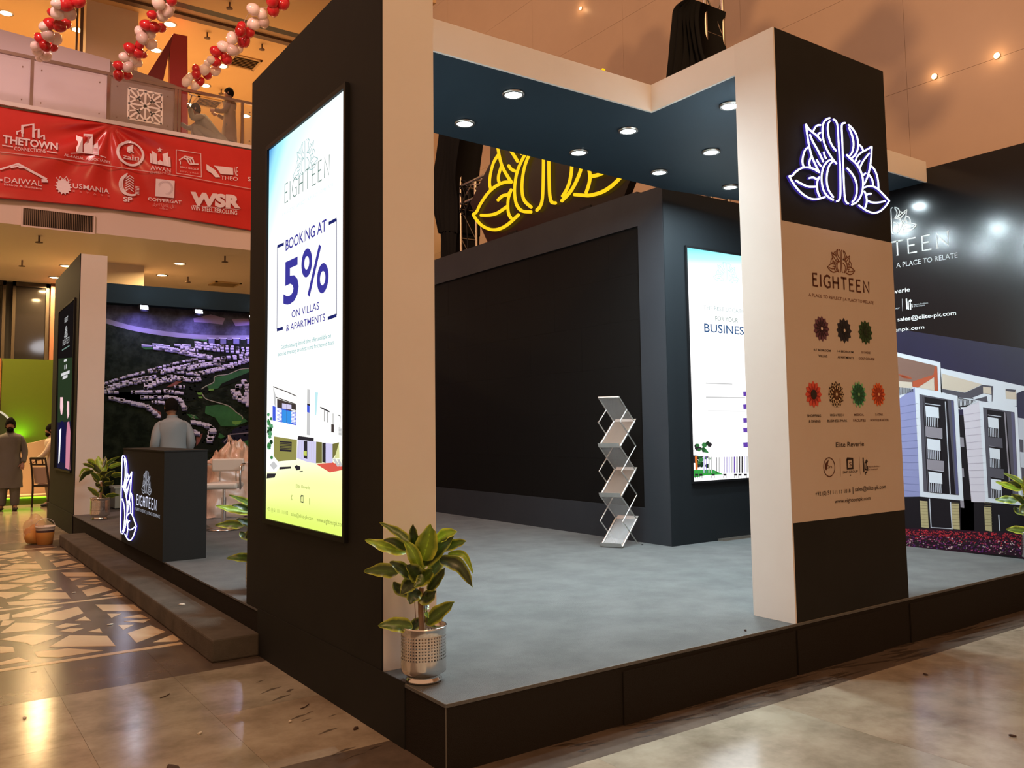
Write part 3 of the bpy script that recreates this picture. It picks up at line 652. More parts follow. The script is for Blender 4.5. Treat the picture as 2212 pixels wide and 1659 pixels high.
for k in range(12):
    x = random.uniform(852, 866); y = random.uniform(390, 790); Pp(random.choice([i_gr, i_dgr]), 1, *[(min(873, x+14*cos(a)), y+26*sin(a)) for a in [j*pi/3 for j in range(6)]])
iy = ink('ink_olive', 150, 160, 80, 1)
T('Elite Reverie', (640, 1053), (671, 1057), (640, 1045), iy)
cv.stroke([(632, 1069), (630, 1075), (632, 1080)], .008, iy, 2, 'picture', px=True); cv.stroke([(651, 1071), (656, 1071), (656, 1085), (651, 1084), (651, 1071)], .010, i_dk, 2, 'picture', px=True); cv.stroke([(670, 1076), (670, 1090)], .012, iy, 2, 'picture', px=True)
T('+92 (0) 51 111 11 1818', (578, 1103), (623, 1112), (578, 1095), iy); T('sales@elite-pk.com', (630, 1114), (678, 1124), (630, 1106), iy); T('www.eighteenpk.com', (685, 1127), (743, 1138), (685, 1116), iy)
cv.flush(scr1)
lamp('AREA', (X1-.06, 5.03, 2.2), 7, (.85, .95, 1), 1.2, aim=(X1-3, 5.03, 2.0), parent=scr1, name='screen_glow')

# ---- business screen
s2 = gradient_screen('business_picture', [(0.96, rgb(165, 235, 240)), (1.0, rgb(120, 205, 215))], [(0.5, W_), (0.86, W_), (0.92, rgb(225, 255, 255))], [(0.0, W_), (0.2, W_)], 1.5, mode=1)
scr2 = screen('business_screen', 'bright upright screen on the navy wall, half hidden by the white column', 'y', 6.583, 7.86, .936, 3.387, 6.141, s2, bez=.02)
cv = plane_front(6.134); T = cv.textpx
a = cv.uv(1566, 588); emblem(cv, (7.2, a[1]), .42, .006, ink('ink_mint', 185, 235, 225, 1.1))
T('THE BEST LOCATION', (1519, 666), (1619, 680), (1519, 657), ink('ink_lgrey2', 185, 205, 205, 1)); T('FOR YOUR', (1545, 692), (1594, 697), (1545, 682), gry); T('BUSINESS', (1521, 717), (1617, 724), (1521, 698), ink('ink_steel', 50, 90, 140), bold=.008)
def Bz(*pts): return [(1440+x/2.369, 500+y/2.369) for x, y in pts]
def Q(m, layer, *pts): cv.poly(Bz(*pts), m, layer, 'picture', px=True)
cv.stroke(Bz((198, 776), (335, 781)), .012, i_lg, 2, 'picture', px=True); cv.stroke(Bz((200, 848), (402, 851)), .012, i_lg, 2, 'picture', px=True); cv.stroke(Bz((210, 918), (402, 920)), .006, i_lg, 2, 'picture', px=True)
for y in (820, 885, 955, 1005, 1080): Q(ink('ink_violet', 105, 70, 175), 2, (390, y), (430, y-3), (430, y+22), (392, y+24))
random.seed(3)
for k in range(40):
    x = random.uniform(135, 220); y = random.uniform(1080, 1200); r = random.uniform(6, 15); Q(random.choice([i_dgr, i_dk, i_gr]), 1, *[(x+r*cos(a), y+r*sin(a)) for a in [j*pi/3 for j in range(6)]])
Q(i_wh, 3, (126, 1120), (250, 1140), (420, 1135), (420, 1150), (250, 1155), (126, 1145)); Q(ink('ink_lime', 60, 165, 70), 2, (130, 1220), (235, 1218), (290, 1243), (200, 1248), (130, 1262)); Q(ink('ink_orange', 225, 120, 50), 3, (143, 1150), (155, 1150), (158, 1218), (146, 1220))
for k in range(18): x = 190+k*13; cv.stroke(Bz((x, 1140), (x, 1235)), random.choice([.01, .02]), random.choice([i_lil, i_lg, ink('ink_violet', 105, 70, 175), i_dk]), 2, 'picture', px=True)
for x in (150, 172, 235, 295, 350, 372, 400): Q(i_dk, 4, (x-8, 1240), (x+10, 1240), (x+8, 1250), (x-6, 1250)); cv.stroke(Bz((x-6, 1250), (x-6, 1262)), .008, i_dk, 4, 'picture', px=True); cv.stroke(Bz((x+7, 1250), (x+7, 1262)), .008, i_dk, 4, 'picture', px=True)
cv.flush(scr2)
lamp('AREA', (7.2, 6.08, 2.2), 5, (.88, .95, 1), 1.2, aim=(7.2, 4, 2.0), parent=scr2, name='screen_glow')

# ---- far column screen
scr3 = screen('portrait_screen', 'narrow dark screen with two figures on the side of the far left column', 'x', 16.25, 14.50, .94, 3.58, X1-.002, glow('portrait_back', rgb(30, 24, 24), .7))
cv = plane_left(X1-.009); T = cv.textpx
def C4(*pts): return [(120+x/4.15, 640+y/4.15) for x, y in pts]
cv.poly(C4((26, 560), (150, 548), (141, 1570), (14, 1535)), ink('scr_green', 46, 62, 40, .8), 1, 'picture', px=True)
cv.poly(C4((20, 1130), (147, 1120), (141, 1570), (14, 1535)), ink('scr_navy', 36, 34, 58, .8), 2, 'picture', px=True)
cv.poly(C4((45, 905), (68, 905), (72, 990), (62, 1060), (50, 1060), (43, 1000)), ink('scr_skin', 240, 195, 200, 1.1), 3, 'picture', px=True)
cv.poly(C4((28, 1180), (52, 1120), (68, 1120), (98, 1190), (92, 1500), (28, 1480)), ink('scr_suit', 30, 28, 70, .8), 3, 'picture', px=True)
cv.poly(C4((38, 1200), (55, 1180), (40, 1480), (28, 1500)), ink('scr_shirt', 245, 245, 245, 1.2), 4, 'picture', px=True)
cv.poly(C4((107, 940), (126, 942), (126, 1060), (112, 1100), (104, 1020)), ink('scr_skin', 240, 195, 200, 1.1), 4, 'picture', px=True)
cv.poly(C4((108, 1130), (126, 1120), (140, 1240), (140, 1560), (92, 1540), (98, 1260)), ink('scr_pink', 205, 130, 150, 1.0), 4, 'picture', px=True)
i_s = ink('scr_white', 215, 215, 215, 1)
a = cv.uv(143, 717); emblem(cv, (a[0], a[1]), .36, .010, i_s)
a0 = cv.uv(136, 747); a1 = cv.uv(150, 738); thin_word(cv, 'EIGHTEEN', a0[0], a1[0], (a0[1]+a1[1])/2, .085, .012, i_s)
cv.stroke(C4((60, 485), (128, 442)), .02, gry, 3, 'picture', px=True); T('EIGHT', (140, 697), (147, 694), (140, 686), i_s)
cv.stroke(C4((78, 580), (104, 570)), .04, i_s, 3, 'picture', px=True); cv.stroke(C4((52, 706), (128, 676)), .05, i_s, 3, 'picture', px=True); cv.stroke(C4((66, 735), (110, 714)), .05, i_s, 3, 'picture', px=True); cv.stroke(C4((84, 618), (84, 655)), .05, i_s, 3, 'picture', px=True); cv.stroke(C4((98, 612), (98, 650)), .07, i_s, 3, 'picture', px=True)
cv.flush(scr3)

# ---- front right column: neon lotus and tan notice
nb = thing('lotus_sign', 'white neon lotus emblem glowing on the black front of the lotus column', 'neon sign', (5.055, Y1, 3.27))
neon((5.055, Y1-.004, 3.269), (1, 0, 0), (0, 0, 1), 1.133, .0058, glow('neon_white', (0.80, 0.82, 1.0, 1), 3.2), nb)
for (u, v) in ((-.02, .1), (.3, -.15), (-.3, -.12), (.2, .1), (-.25, .15), (.02, -.2)):
    b = MB(); b.bar((5.055+u*1.13, Y1, 3.269+v*1.13), (5.055+u*1.13, Y1-.03, 3.269+v*1.13), .006)
    b.build('bracket', mat('neon_back', (0.05, 0.04, 0.18, 1), .4), nb)
lamp('AREA', (5.055, Y1-.10, 3.27), .3, (.62, .60, 1), .9, aim=(5.055, Y1, 3.27), parent=nb, name='neon_spill')
neon((5.055, Y1+.008, 3.269), (1, 0, 0), (0, 0, 1), 1.133, .0095, glow('neon_purple', (0.05, 0.03, 0.34, 1), .8), nb, 'neon_back')
tan = mat('tan_vinyl', (.57, .49, .41, 1), 0.55, noise=((.53, .45, .37, 1), 1.2, .3, .7))
nt_ = thing('tan_notice', 'tan vinyl notice with emblem, flower icons and contact lines on the lotus column', 'notice', (5.055, Y1, .9))
simple('vinyl_sheet', tan, nt_, ((4.426, Y1-.003, .908), (5.681, Y1, 2.803)))
cv = plane_front(Y1-.0035); cv.step = .0009; T = cv.textpx; br = mat('print_brown', rgb(78, 38, 18), .6); bl = mat('print_black', rgb(38, 26, 22), .6)
a0 = cv.uv(1787, 572); a1 = cv.uv(1846, 581); emblem(cv, ((a0[0]+a1[0])/2, cv.uv(1816, 565)[1]), a1[0]-a0[0], .0065, mat('print_sienna', rgb(110, 62, 34), .6))
a0 = cv.uv(1756.5, 618); a1 = cv.uv(1877, 632); thin_word(cv, 'EIGHTEEN', a0[0], a1[0], (cv.uv(1756, 618)[1]+cv.uv(1877, 632)[1])/2, cv.uv(1756, 592)[1]-cv.uv(1756, 618)[1], .014, br)
T('A PLACE TO REFLECT | A PLACE TO RELATE', (1746.5, 640), (1887, 657), (1746.5, 633), mat('print_sienna', rgb(110, 62, 34), .6))
def mandala(px, py, r, col, n, style):
    c = cv.uv(px, py); cv.new('flower_icon')
    def petals(R0, R1, w, n, m, layer, ph=0):
        for k in range(n):
            a = 2*pi*k/n+ph; e = (cos(a), sin(a)); q = (-sin(a), cos(a)); mid = (R0+R1)/2
            cv.poly([(c[0]+e[0]*R0, c[1]+e[1]*R0), (c[0]+e[0]*mid+q[0]*w, c[1]+e[1]*mid+q[1]*w), (c[0]+e[0]*R1, c[1]+e[1]*R1), (c[0]+e[0]*mid-q[0]*w, c[1]+e[1]*mid-q[1]*w)], m, layer, 'flower_icon')
    m1, m2, m3 = col; cv.circle(c, r*.72, m1, 1, 'flower_icon')
    petals(r*.45, r, r*.24, n, m1, 2); petals(r*.2, r*.8, r*.10, n, m2, 3, pi/n)
    if style == 1:
        for k in range(n): a = 2*pi*k/n; cv.circle((c[0]+r*.9*cos(a), c[1]+r*.9*sin(a)), r*.13, m3, 4, 'flower_icon', 8)
    if style == 2:
        for k in range(n): a = 2*pi*k/n+pi/n; cv.ring((c[0]+r*.78*cos(a), c[1]+r*.78*sin(a)), r*.15, r*.05, m3, 4, 'flower_icon', 10); cv.circle((c[0]+r*.5*cos(a), c[1]+r*.5*sin(a)), r*.07, m3, 4, 'flower_icon', 8)
    cv.circle(c, r*.27, m2, 4, 'flower_icon', 16)
    if style == 3: cv.circle(c, r*.36, bl, 5, 'flower_icon', 16)
    else: cv.circle(c, r*.12, m3 if style != 0 else m3, 6, 'flower_icon', 12)
P_ = lambda r, g, b2: mat('print_%d_%d_%d' % (r, g, b2), rgb(r, g, b2), .6)
RR = .086
mandala(1774, 710, RR, (P_(96, 60, 76), P_(44, 20, 36), P_(235, 215, 200)), 13, 0)
mandala(1823, 714, RR, (P_(26, 30, 42), P_(14, 18, 26), P_(215, 205, 195)), 12, 0)
mandala(1869, 718, RR, (P_(30, 66, 30), P_(14, 40, 16), P_(14, 36, 14)), 12, 0)
mandala(1757, 852, RR*1.02, (P_(205, 78, 58), P_(150, 40, 36), P_(60, 20, 20)), 12, 3)
mandala(1806, 852, RR*1.02, (P_(52, 34, 20), P_(98, 60, 26), P_(212, 194, 160)), 12, 2)
mandala(1854, 852, RR, (P_(30, 110, 78), P_(20, 78, 52), P_(120, 185, 130)), 13, 1)
mandala(1897, 852, RR*.98, (P_(212, 98, 48), P_(150, 50, 24), P_(235, 180, 140)), 14, 0)
for s_, x0, x1, y, yt in (('4-7 BEDROOM', 1757, 1794, 757, 752), ('VILLAS', 1767.5, 1787, 770.5, 765), ('1-4 BEDROOM', 1808, 1843, 760, 755.5), ('APARTMENTS', 1809, 1844, 773, 768), ('18 HOLE', 1861, 1880, 763, 758), ('GOLF COURSE', 1854.5, 1889, 775.5, 770.5),
                        ('SHOPPING', 1743.5, 1773, 901, 895), ('& DINING', 1747, 1772, 913, 907), ('HIGH-TECH', 1793, 1822, 899.5, 894), ('BUSINESS PARK', 1787, 1830, 912, 906.5), ('MEDICAL', 1845, 1866, 898.5, 893.5), ('FACILITIES', 1843, 1870, 911, 905.5), ('5-STAR', 1891, 1907, 898, 893), ('BOUTIQUE HOTEL', 1880, 1920, 910, 905)):
    T(s_, (x0, y), (x1, y+(x1-x0)*(.10 if y < 800 else -.02)), (x0, yt), bl if x0 < 1835 else br, bold=.008)
T('Elite Reverie', (1805.5, 966), (1866, 963), (1805.5, 955), bl, bold=.006)
def Z5(*pts): return [(1740+x/8.295, 930+y/8.295) for x, y in pts]
c = cv.uv(1791, 1009); cv.ring(c, .060, .006, br, 2, 'logo'); T('Ora', (1785, 1012), (1797, 1011), (1785, 1004.5), br, 3, name='logo'); cv.poly(Z5((345, 600), (415, 515), (395, 620), (370, 720), (345, 680)), br, 2, 'logo', px=True)
cv.new('logo'); cv.stroke(Z5((615, 500), (625, 825)), .002, br, 2, 'logo', px=True); cv.stroke(Z5((960, 470), (978, 790)), .002, br, 2, 'logo', px=True)
cv.new('logo'); cv.stroke(Z5((742, 505), (842, 505), (846, 675), (748, 682), (742, 505)), .017, bl, 2, 'logo', px=True); T('SAIF GROUP', (1820.5, 1023.5), (1852.5, 1020), (1820.5, 1018), bl, name='logo'); T('S', (1834, 1007), (1839, 1007), (1834, 998), br, 3, name='logo')
cv.poly(Z5((798, 790), (812, 790), (812, 812), (798, 814)), bl, 2, 'logo', px=True)
cv.new('logo'); cv.stroke(Z5((1030, 485), (1045, 745)), .012, bl, 2, 'logo', px=True); cv.stroke(Z5((1062, 570), (1066, 700)), .010, bl, 2, 'logo', px=True); cv.poly(Z5((1068, 550), (1090, 512), (1115, 550), (1092, 595)), bl, 2, 'logo', px=True); cv.stroke(Z5((1062, 575), (1090, 580), (1092, 680)), .008, bl, 2, 'logo', px=True); cv.stroke(Z5((1110, 635), (1113, 720)), .010, bl, 2, 'logo', px=True); cv.stroke(Z5((1065, 700), (1095, 695), (1095, 755), (1068, 750), (1075, 790)), .010, bl, 2, 'logo', px=True)
T('Bahria Builders', (1876.5, 1010), (1901, 1008), (1876.5, 1006.5), br, name='logo'); T('& Developers', (1876.5, 1016), (1896, 1014), (1876.5, 1012.5), br, name='logo')
T('+92 (0) 51 111 11 1818', (1761, 1071.5), (1837, 1063.5), (1761, 1062.5), bl, bold=.004); cv.stroke([(1842, 1052), (1842.5, 1067)], .006, bl, 2, 'lettering', px=True); T('sales@elite-pk.com', (1847, 1061), (1913.5, 1055), (1847, 1051.5), bl, bold=.004)
T('www.eighteenpk.com', (1803, 1087), (1880, 1079.5), (1803, 1078), bl, bold=.004)
cv.flush(nt_)

# ---- poster wall print
cv = plane_left(8.0335); cv.step = .0012; T = cv.textpx
wp = mat('print_white', (0.55, 0.58, 0.58, 1), .5); wp2 = mat('print_offwhite', (0.42, 0.44, 0.45, 1), .5); K = lambda r, g, b2: mat('poster_%d_%d_%d' % (r, g, b2), rgb(r, g, b2), .5, spec=.12)
def Z7(*pts): return [(1900+x/5.186, 420+y/5.186) for x, y in pts]
tip = cv.uv(1980, 486); ctr = cv.uv(1923.5, 480); w_ = abs(tip[0]-ctr[0])*2
emblem(cv, (ctr[0], (cv.uv(1932, 449)[1]+cv.uv(1932, 506)[1])/2), w_, .011, wp)
# the word runs on behind the column: EIGHTEEN, of which TEEN shows
u1 = cv.uv(2049, 531)[0]; uT = cv.uv(1928, 552)[0]; vv = (cv.uv(1940, 552)[1]+cv.uv(2047, 531)[1])/2; hh = cv.uv(2040, 502)[1]-cv.uv(2040, 534)[1]
totT = LW['T']+2*LW['E']+LW['N']+3*.36; kk = (u1-uT)/totT; full = sum(LW[c] for c in 'EIGHTEEN')+.36*7
thin_word(cv, 'EIGHTEEN', u1-full*kk, u1, vv, hh, .016, wp, serif=.012)
def line_right(s_, x1, y1, x0, y0, ytop, m, bold=0, frac=1.0):
    """text whose right part from (x0,y0) to (x1,y1) is in view; frac = share of its length that part makes up"""
    a = cv.uv(x0, y0); e = cv.uv(x1, y1); L = (e[0]-a[0])/frac; h = cv.uv(x0, ytop)[1]-a[1]; cv.text(s_, e[0]-L, e[0], (a[1]+e[1])/2, h, m, 2, bold)
line_right('A PLACE TO RELATE', 2069, 556, 1936.5, 579, 568, wp2); line_right('A PLACE TO REFLECT |', 1929, 582, 1880, 590, 580, wp2, frac=.5)
line_right('Elite Reverie', 1966, 630, 1931, 634, 624, wp, .012, .42)
line_right('sales@elite-pk.com', 2065.5, 679, 1939, 695, 686, wp, .014); line_right('www.eighteenpk.com', 1997, 709, 1936, 717, 709, wp, .014, .42)
cv.stroke(Z7((255, 1170), (260, 1305)), .004, wp2, 2, 'lettering', px=True); line_right('SAIF GROUP', 1944, 667, 1934, 668, 665, wp, 0, .3)
cv.stroke(Z7((302, 1168), (310, 1285)), .014, wp, 2, 'lettering', px=True); cv.stroke(Z7((322, 1200), (326, 1290)), .012, wp, 2, 'lettering', px=True); cv.poly(Z7((328, 1195), (345, 1172), (366, 1190), (345, 1215)), wp, 2, 'lettering', px=True); cv.stroke(Z7((345, 1215), (350, 1290)), .012, wp, 2, 'lettering', px=True); cv.stroke(Z7((363, 1225), (366, 1265)), .012, wp, 2, 'lettering', px=True)
T('Bahria Builders', (1974, 660), (2005, 655), (1974, 657), wp2); T('& Developers', (1974, 664), (1998, 660), (1974, 660.5), wp2)
def Z6(*pts): return [(1920+x/3.456, 740+y/3.456) for x, y in pts]
def G(m, layer, *pts): cv.poly(Z6(*pts), m, layer, 'picture', px=True)
LX = -60   # runs on a little behind the column
sky = mat('poster_sky', rgb(26, 26, 56), .28, noise=(rgb(18, 17, 34), .9, .35, .75)); G(sky, 1, (LX, -120), (1100, 60), (1100, 700), (LX, 700))
wt = K(180, 186, 194); wt2 = K(158, 162, 172); gy = K(120, 116, 124); dk = K(22, 18, 22); bl2 = K(118, 122, 160); lw = K(176, 172, 182); or_ = K(150, 72, 46); wd_ = K(110, 84, 74); cr = K(172, 162, 148); st = K(150, 140, 104); gd = K(70, 68, 76)
G(wt, 2, (LX, 45), (385, 148), (400, 378), (520, 395), (540, 500), (LX, 440)); G(wd_, 3, (LX, 75), (360, 175), (345, 250), (210, 330), (LX, 300)); G(or_, 4, (180, 290), (335, 240), (345, 180), (362, 180), (370, 362), (345, 360), (340, 258), (220, 335), (180, 330)); G(cr, 4, (220, 335), (338, 262), (344, 360)); G(cr, 4, (LX, 278), (175, 296), (178, 340), (LX, 330))
for k in range(16): cv.stroke(Z6((60+k*8, 330+k), (62+k*8, 398-k*2)), .005, dk, 5, 'picture', px=True)
for k in range(8): cv.stroke(Z6((75+k*12, 235+k*3), (110+k*9, 262+k*1.5)), .010, or_, 5, 'picture', px=True)
G(wt, 2, (385, 190), (1100, 345), (1000, 360), (955, 380), (955, 475), (540, 500), (390, 380)); G(cr, 3, (395, 230), (700, 312), (570, 372), (400, 345)); G(gd, 3, (400, 345), (570, 375), (700, 315), (780, 325), (775, 440), (720, 445), (620, 420), (520, 410), (400, 370)); G(cr, 4, (705, 328), (765, 335), (768, 385), (706, 378)); G(wt, 4, (625, 412), (710, 380), (770, 392), (770, 445), (740, 440), (735, 400), (640, 425))
G(wt, 4, (790, 318), (870, 335), (878, 440), (940, 460), (940, 480), (800, 450)); G(cr, 4, (872, 345), (950, 352), (955, 425), (875, 420)); G(gd, 5, (875, 345), (950, 352), (945, 370), (875, 362))
G(dk, 3, (518, 412), (650, 435), (580, 480), (522, 482))
for k in range(14): cv.stroke(Z6((523+k*10, 418+k*1.5), (527+k*10, 478-k*2)), .006, wt, 5, 'picture', px=True)
# ground floor in the dark, then two boxed bays
G(dk, 2, (LX, 1140), (1100, 1200), (1100, 1450), (LX, 1395)); G(dk, 2, (522, 540), (620, 540), (640, 1420), (540, 1410))
for (y, h) in ((705, 75), (935, 70), (1160, 75)): G(gy, 3, (532, y), (560, y+4), (565, y+h), (538, y+h-4))
def bay(dx, o, f_, side, sidecol):
    G(sidecol, 3, *side)
    G(wt, 4, *f_)
bay(0, 0, [(195, 335), (515, 398), (560, 1180), (235, 1150)], [(78, 420), (195, 335), (235, 1150), (110, 1152)], bl2)
for k in range(13): cv.stroke(Z6((85+k*2.2, 480+k*52), (215+k*1.2, 455+k*55)), .004, K(98, 102, 140), 4, 'picture', px=True)
G(gd, 5, (230, 385), (485, 432), (525, 1140), (262, 1112)); G(dk, 6, (268, 405), (440, 432), (500, 1136), (300, 1115)); G(K(70, 70, 100), 6, (468, 432), (486, 436), (524, 1135), (505, 1132)); cv.stroke(Z6((425, 440), (462, 1130)), .010, wt2, 7, 'picture', px=True); cv.stroke(Z6((258, 405), (292, 1110)), .006, dk, 7, 'picture', px=True)
for k, y in enumerate((470, 715, 962)):
    x = 275+k*12
    G(wt, 7, (x, y), (x+100, y+14), (x+104, y+96), (x+6, y+84)); cv.stroke(Z6((x, y-15), (x+115, y)), .008, wt2, 7, 'picture', px=True)
    G(dk, 8, (x+4, y+82), (x+106, y+94), (x+108, y+165), (x+6, y+155))
    for j in range(7): cv.stroke(Z6((x+10+j*14, y+84+j*1.6), (x+12+j*14, y+152+j*1.6)), .007, wt2, 9, 'picture', px=True)
    if k < 2: G(gy, 8, (x+2, y+155), (x+128, y+170), (x+130, y+245), (x+4, y+230))
bay(0, 0, [(675, 435), (960, 480), (1000, 1215), (722, 1190)], [(555, 495), (675, 435), (722, 1192), (618, 1190)], lw)
for k in range(12): cv.stroke(Z6((563+k*4.5, 540+k*52), (690+k*3, 520+k*54)), .004, K(152, 148, 160), 4, 'picture', px=True)
G(gd, 5, (705, 482), (940, 520), (972, 1180), (745, 1158)); G(dk, 6, (735, 500), (880, 520), (930, 1175), (770, 1160)); G(K(80, 78, 100), 6, (915, 520), (940, 524), (970, 1178), (948, 1174)); cv.stroke(Z6((868, 520), (905, 1040)), .012, gy, 7, 'picture', px=True)
for k, y in enumerate((555, 785, 1015)):
    x = 742+k*11
    G(wt, 7, (x, y), (x+78, y+12), (x+82, y+88), (x+5, y+76)); cv.stroke(Z6((x, y-15), (x+100, y-2)), .007, wt2, 7, 'picture', px=True)
    for j in range(7): cv.stroke(Z6((x+8+j*12, y+80+j*1.4), (x+10+j*12, y+145+j*1.4)), .006, wt2, 9, 'picture', px=True)
    if k < 2: G(gd, 8, (x+2, y+148), (x+108, y+160), (x+112, y+230), (x+5, y+215))
G(wt2, 3, (965, 560), (1100, 585), (1100, 1200), (1000, 1190)); G(gd, 4, (975, 720), (1005, 725), (1008, 820), (982, 815)); G(gd, 4, (990, 930), (1020, 935), (1022, 1030), (995, 1025))
G(st, 4, (233, 1180), (290, 1185), (300, 1385), (245, 1378)); G(st, 4, (468, 1200), (525, 1205), (532, 1395), (478, 1390)); G(st, 4, (712, 1225), (765, 1230), (772, 1410), (722, 1402)); cv.stroke(Z6((305, 1165), (318, 1380), (475, 1390), (462, 1190)), .012, wt2, 4, 'picture', px=True); cv.stroke(Z6((822, 1285), (830, 1405)), .010, wt2, 4, 'picture', px=True)
for k in range(9):
    for x in (236, 470, 714): cv.stroke(Z6((x+k, 1195+k*21), (x+54+k, 1198+k*21)), .003, K(108, 100, 72), 5, 'picture', px=True)
random.seed(11)
fc = [K(120, 34, 44), K(150, 40, 48), K(92, 34, 78), K(70, 30, 84), K(170, 150, 150), K(40, 44, 36), K(140, 60, 96), K(28, 20, 28)]
G(K(36, 15, 27), 3, (LX, 1375), (550, 1400), (1100, 1430), (1100, 1650), (930, 1590), (500, 1560), (LX, 1520))
for k in range(1500):
    x = random.uniform(LX, 1090); lo = 1385+x*.045; hi = 1515+max(x-130, 0)*.085; y = random.uniform(lo, hi); f_ = (y-lo)/(hi-lo); r = random.uniform(2, 7)
    m_ = random.choice(fc[:2] if f_ < .35 else (fc if f_ < .6 else fc[2:])); G(m_, 4+k % 6, *[(x+r*1.5*random.uniform(.5, 1.1)*cos(a_), y+r*random.uniform(.5, 1.1)*sin(a_)) for a_ in (0, 1.3, 2.4, 3.6, 4.9)])
cv.flush(PW)
# ================================================================== COUNTER, MURAL
ct = thing('reception_counter', 'dark box counter with glowing lotus and white lettering near the step edge', 'counter', (2.13, 9.45, ZP))
cpt = mat('counter_paint', (0.015, 0.0145, 0.0135, 1), 0.75, spec=0.12)
simple('body', cpt, ct, ((1.932, 8.482, ZP), (2.33, 10.42, 1.328)))
simple('countertop', cpt, ct, ((1.926, 8.476, 1.328), (2.336, 10.426, 1.342)))
neon((1.930, 10.44, .81), (0, -1, 0), (0, 0, 1), 1.74, .0052, glow('neon_white', (0.80, 0.82, 1.0, 1), 3.2), ct, 'neon_lotus', clip=(.035, 2), off=.016)
neon((1.930, 10.44, .81), (0, -1, 0), (0, 0, 1), 1.74, .0078, glow('neon_purple', (0.05, 0.03, 0.34, 1), .8), ct, 'neon_back', clip=(.035, 2), off=.004)
cv = plane_left(1.9305); T = cv.textpx; nw = glow('lit_letters', (0.78, 0.80, 1.0, 1), 1.0); nw2 = glow('lit_letters_dim', (0.60, 0.62, 0.72, 1), .6)
def Z8(x, y): return (250+x/7.9, 970+y/7.9)
a0 = cv.uv(*Z8(448, 650)); a1 = cv.uv(*Z8(615, 690)); emblem(cv, ((a0[0]+a1[0])/2, (cv.uv(*Z8(535, 395))[1]+cv.uv(*Z8(540, 755))[1])/2), a1[0]-a0[0], .010, nw2)
a0 = cv.uv(*Z8(362, 950)); a1 = cv.uv(*Z8(697, 1040)); thin_word(cv, 'EIGHTEEN', a0[0], a1[0], (a0[1]+a1[1])/2, cv.uv(*Z8(362, 785))[1]-cv.uv(*Z8(362, 950))[1], .016, nw)
T('A PLACE TO REFLECT | A PLACE TO RELATE', Z8(325, 1035), Z8(757, 1180), Z8(325, 985), nw2, bold=.01)
cv.flush(ct)
MW = thing('mural_wall', 'back wall with a large printed aerial view of a white village and golf course', 'mural', (4, 17, ZP))
simple('wall_board', navy_paint, MW, ((2.335, 17.01, ZP), (8.5, 17.2, 4.24)))
simple('header_board', mat('header_paint', (0.016, 0.028, 0.034, 1), 0.8), MW, ((2.335, 16.72, 3.885), (8.5, 17.01, 4.24)))
mg = mat('mural_ground', (0.008, 0.013, 0.007, 1), 0.9, noise=((0.028, 0.040, 0.022, 1), 4.5, .42, .72), spec=0.04)
simple('mural_print', mg, MW, ((2.335, 17.0, ZP), (8.5, 17.01, 3.885)))
cv = plane_front(16.999); cv.step = .0018
def M1(*pts): return [(220+x/6.38, 600+y/6.38) for x, y in pts]
def M2(*pts): return [(220+x/6.38, 780+y/6.38) for x, y in pts]
hw = mat('house_white', (0.62, 0.64, 0.70, 1), .6); hs = mat('house_shade', (0.16, 0.17, 0.27, 1), .6); hd = mat('house_dark', (0.012, 0.014, 0.016, 1), .6); rd = mat('mural_road', (0.20, 0.19, 0.22, 1), .6); gf = mat('fairway', (0.045, 0.17, 0.050, 1), .6, noise=((0.028, 0.10, 0.032, 1), 3, .3, .7)); gl = mat('putting_green', (0.14, 0.33, 0.06, 1), .6); wr = mat('pond', (0.006, 0.006, 0.022, 1), .3); clay = mat('clay', (0.20, 0.08, 0.06, 1), .7); sd = mat('path_sand', (0.30, 0.32, 0.22, 1), .7); tr_ = mat('mural_tree', (0.010, 0.014, 0.009, 1), .7); hill = mat('mural_hill', (0.045, 0.045, 0.060, 1), .7, noise=((0.10, 0.10, 0.13, 1), 5, .4, .7))
def q(m, layer, pts): cv.poly(pts, m, layer, 'picture', px=True)
q(hill, 1, M1((40, 370), (2500, 500), (2500, 830), (1400, 800), (800, 740), (40, 590))); q(mat('mural_rock', (.26, .2, .3, 1), .7), 2, M1((1260, 560), (1500, 505), (1700, 560), (1660, 645), (1450, 620), (1270, 610))); q(mat('mural_rock', (.26, .2, .3, 1), .7), 2, M1((1790, 570), (2100, 560), (2100, 650), (1840, 665)))
cv.stroke(M1((40, 590), (400, 690), (800, 760), (1250, 810), (1700, 825), (2500, 820)), .09, rd, 3, 'picture', px=True, smooth=4)
q(gf, 2, M1((1220, 835), (1450, 835), (1450, 880), (1260, 850))); q(gf, 2, M1((530, 950), (690, 955), (720, 985), (600, 990)))
random.seed(5)
def house(x, y, s, M=M1, l=6):
    a = random.uniform(.8, 1.25)*s; h = a*.55
    l = random.choice((4, 8, 12)); q(hd, l, M((x-a*.55, y+h*.2), (x+a*.55, y+h*.3), (x+a*.55, y+h*1.15), (x-a*.55, y+h*1.05))); q(hs, l+1, M((x-a*.5, y), (x+a*.5, y+h*.1), (x+a*.5, y+h*.95), (x-a*.5, y+h*.8)))
    q(hw, l+2, M((x-a*.55, y-h*.62), (x+a*.4, y-h*.68), (x+a*.55, y+h*.25), (x-a*.45, y+h*.3)))
    if random.random() < .35: q(hd, l+3, M((x-a*.1, y-h*.15), (x+a*.10, y-h*.12), (x+a*.10, y+h*.02), (x-a*.1, y)))
def street(p, n, s, M=M1, jit=5, rep=1, dy=0):
    P = spline([Vector((x, y, 0)) for x, y in p], None, 8)[0]
    for r in range(rep):
        for k in range(n):
            v = P[int(k*(len(P)-1)/max(1, n-1))]; house(v.x+random.uniform(-jit, jit), v.y+dy*r+random.uniform(-jit, jit)*.5, s, M)
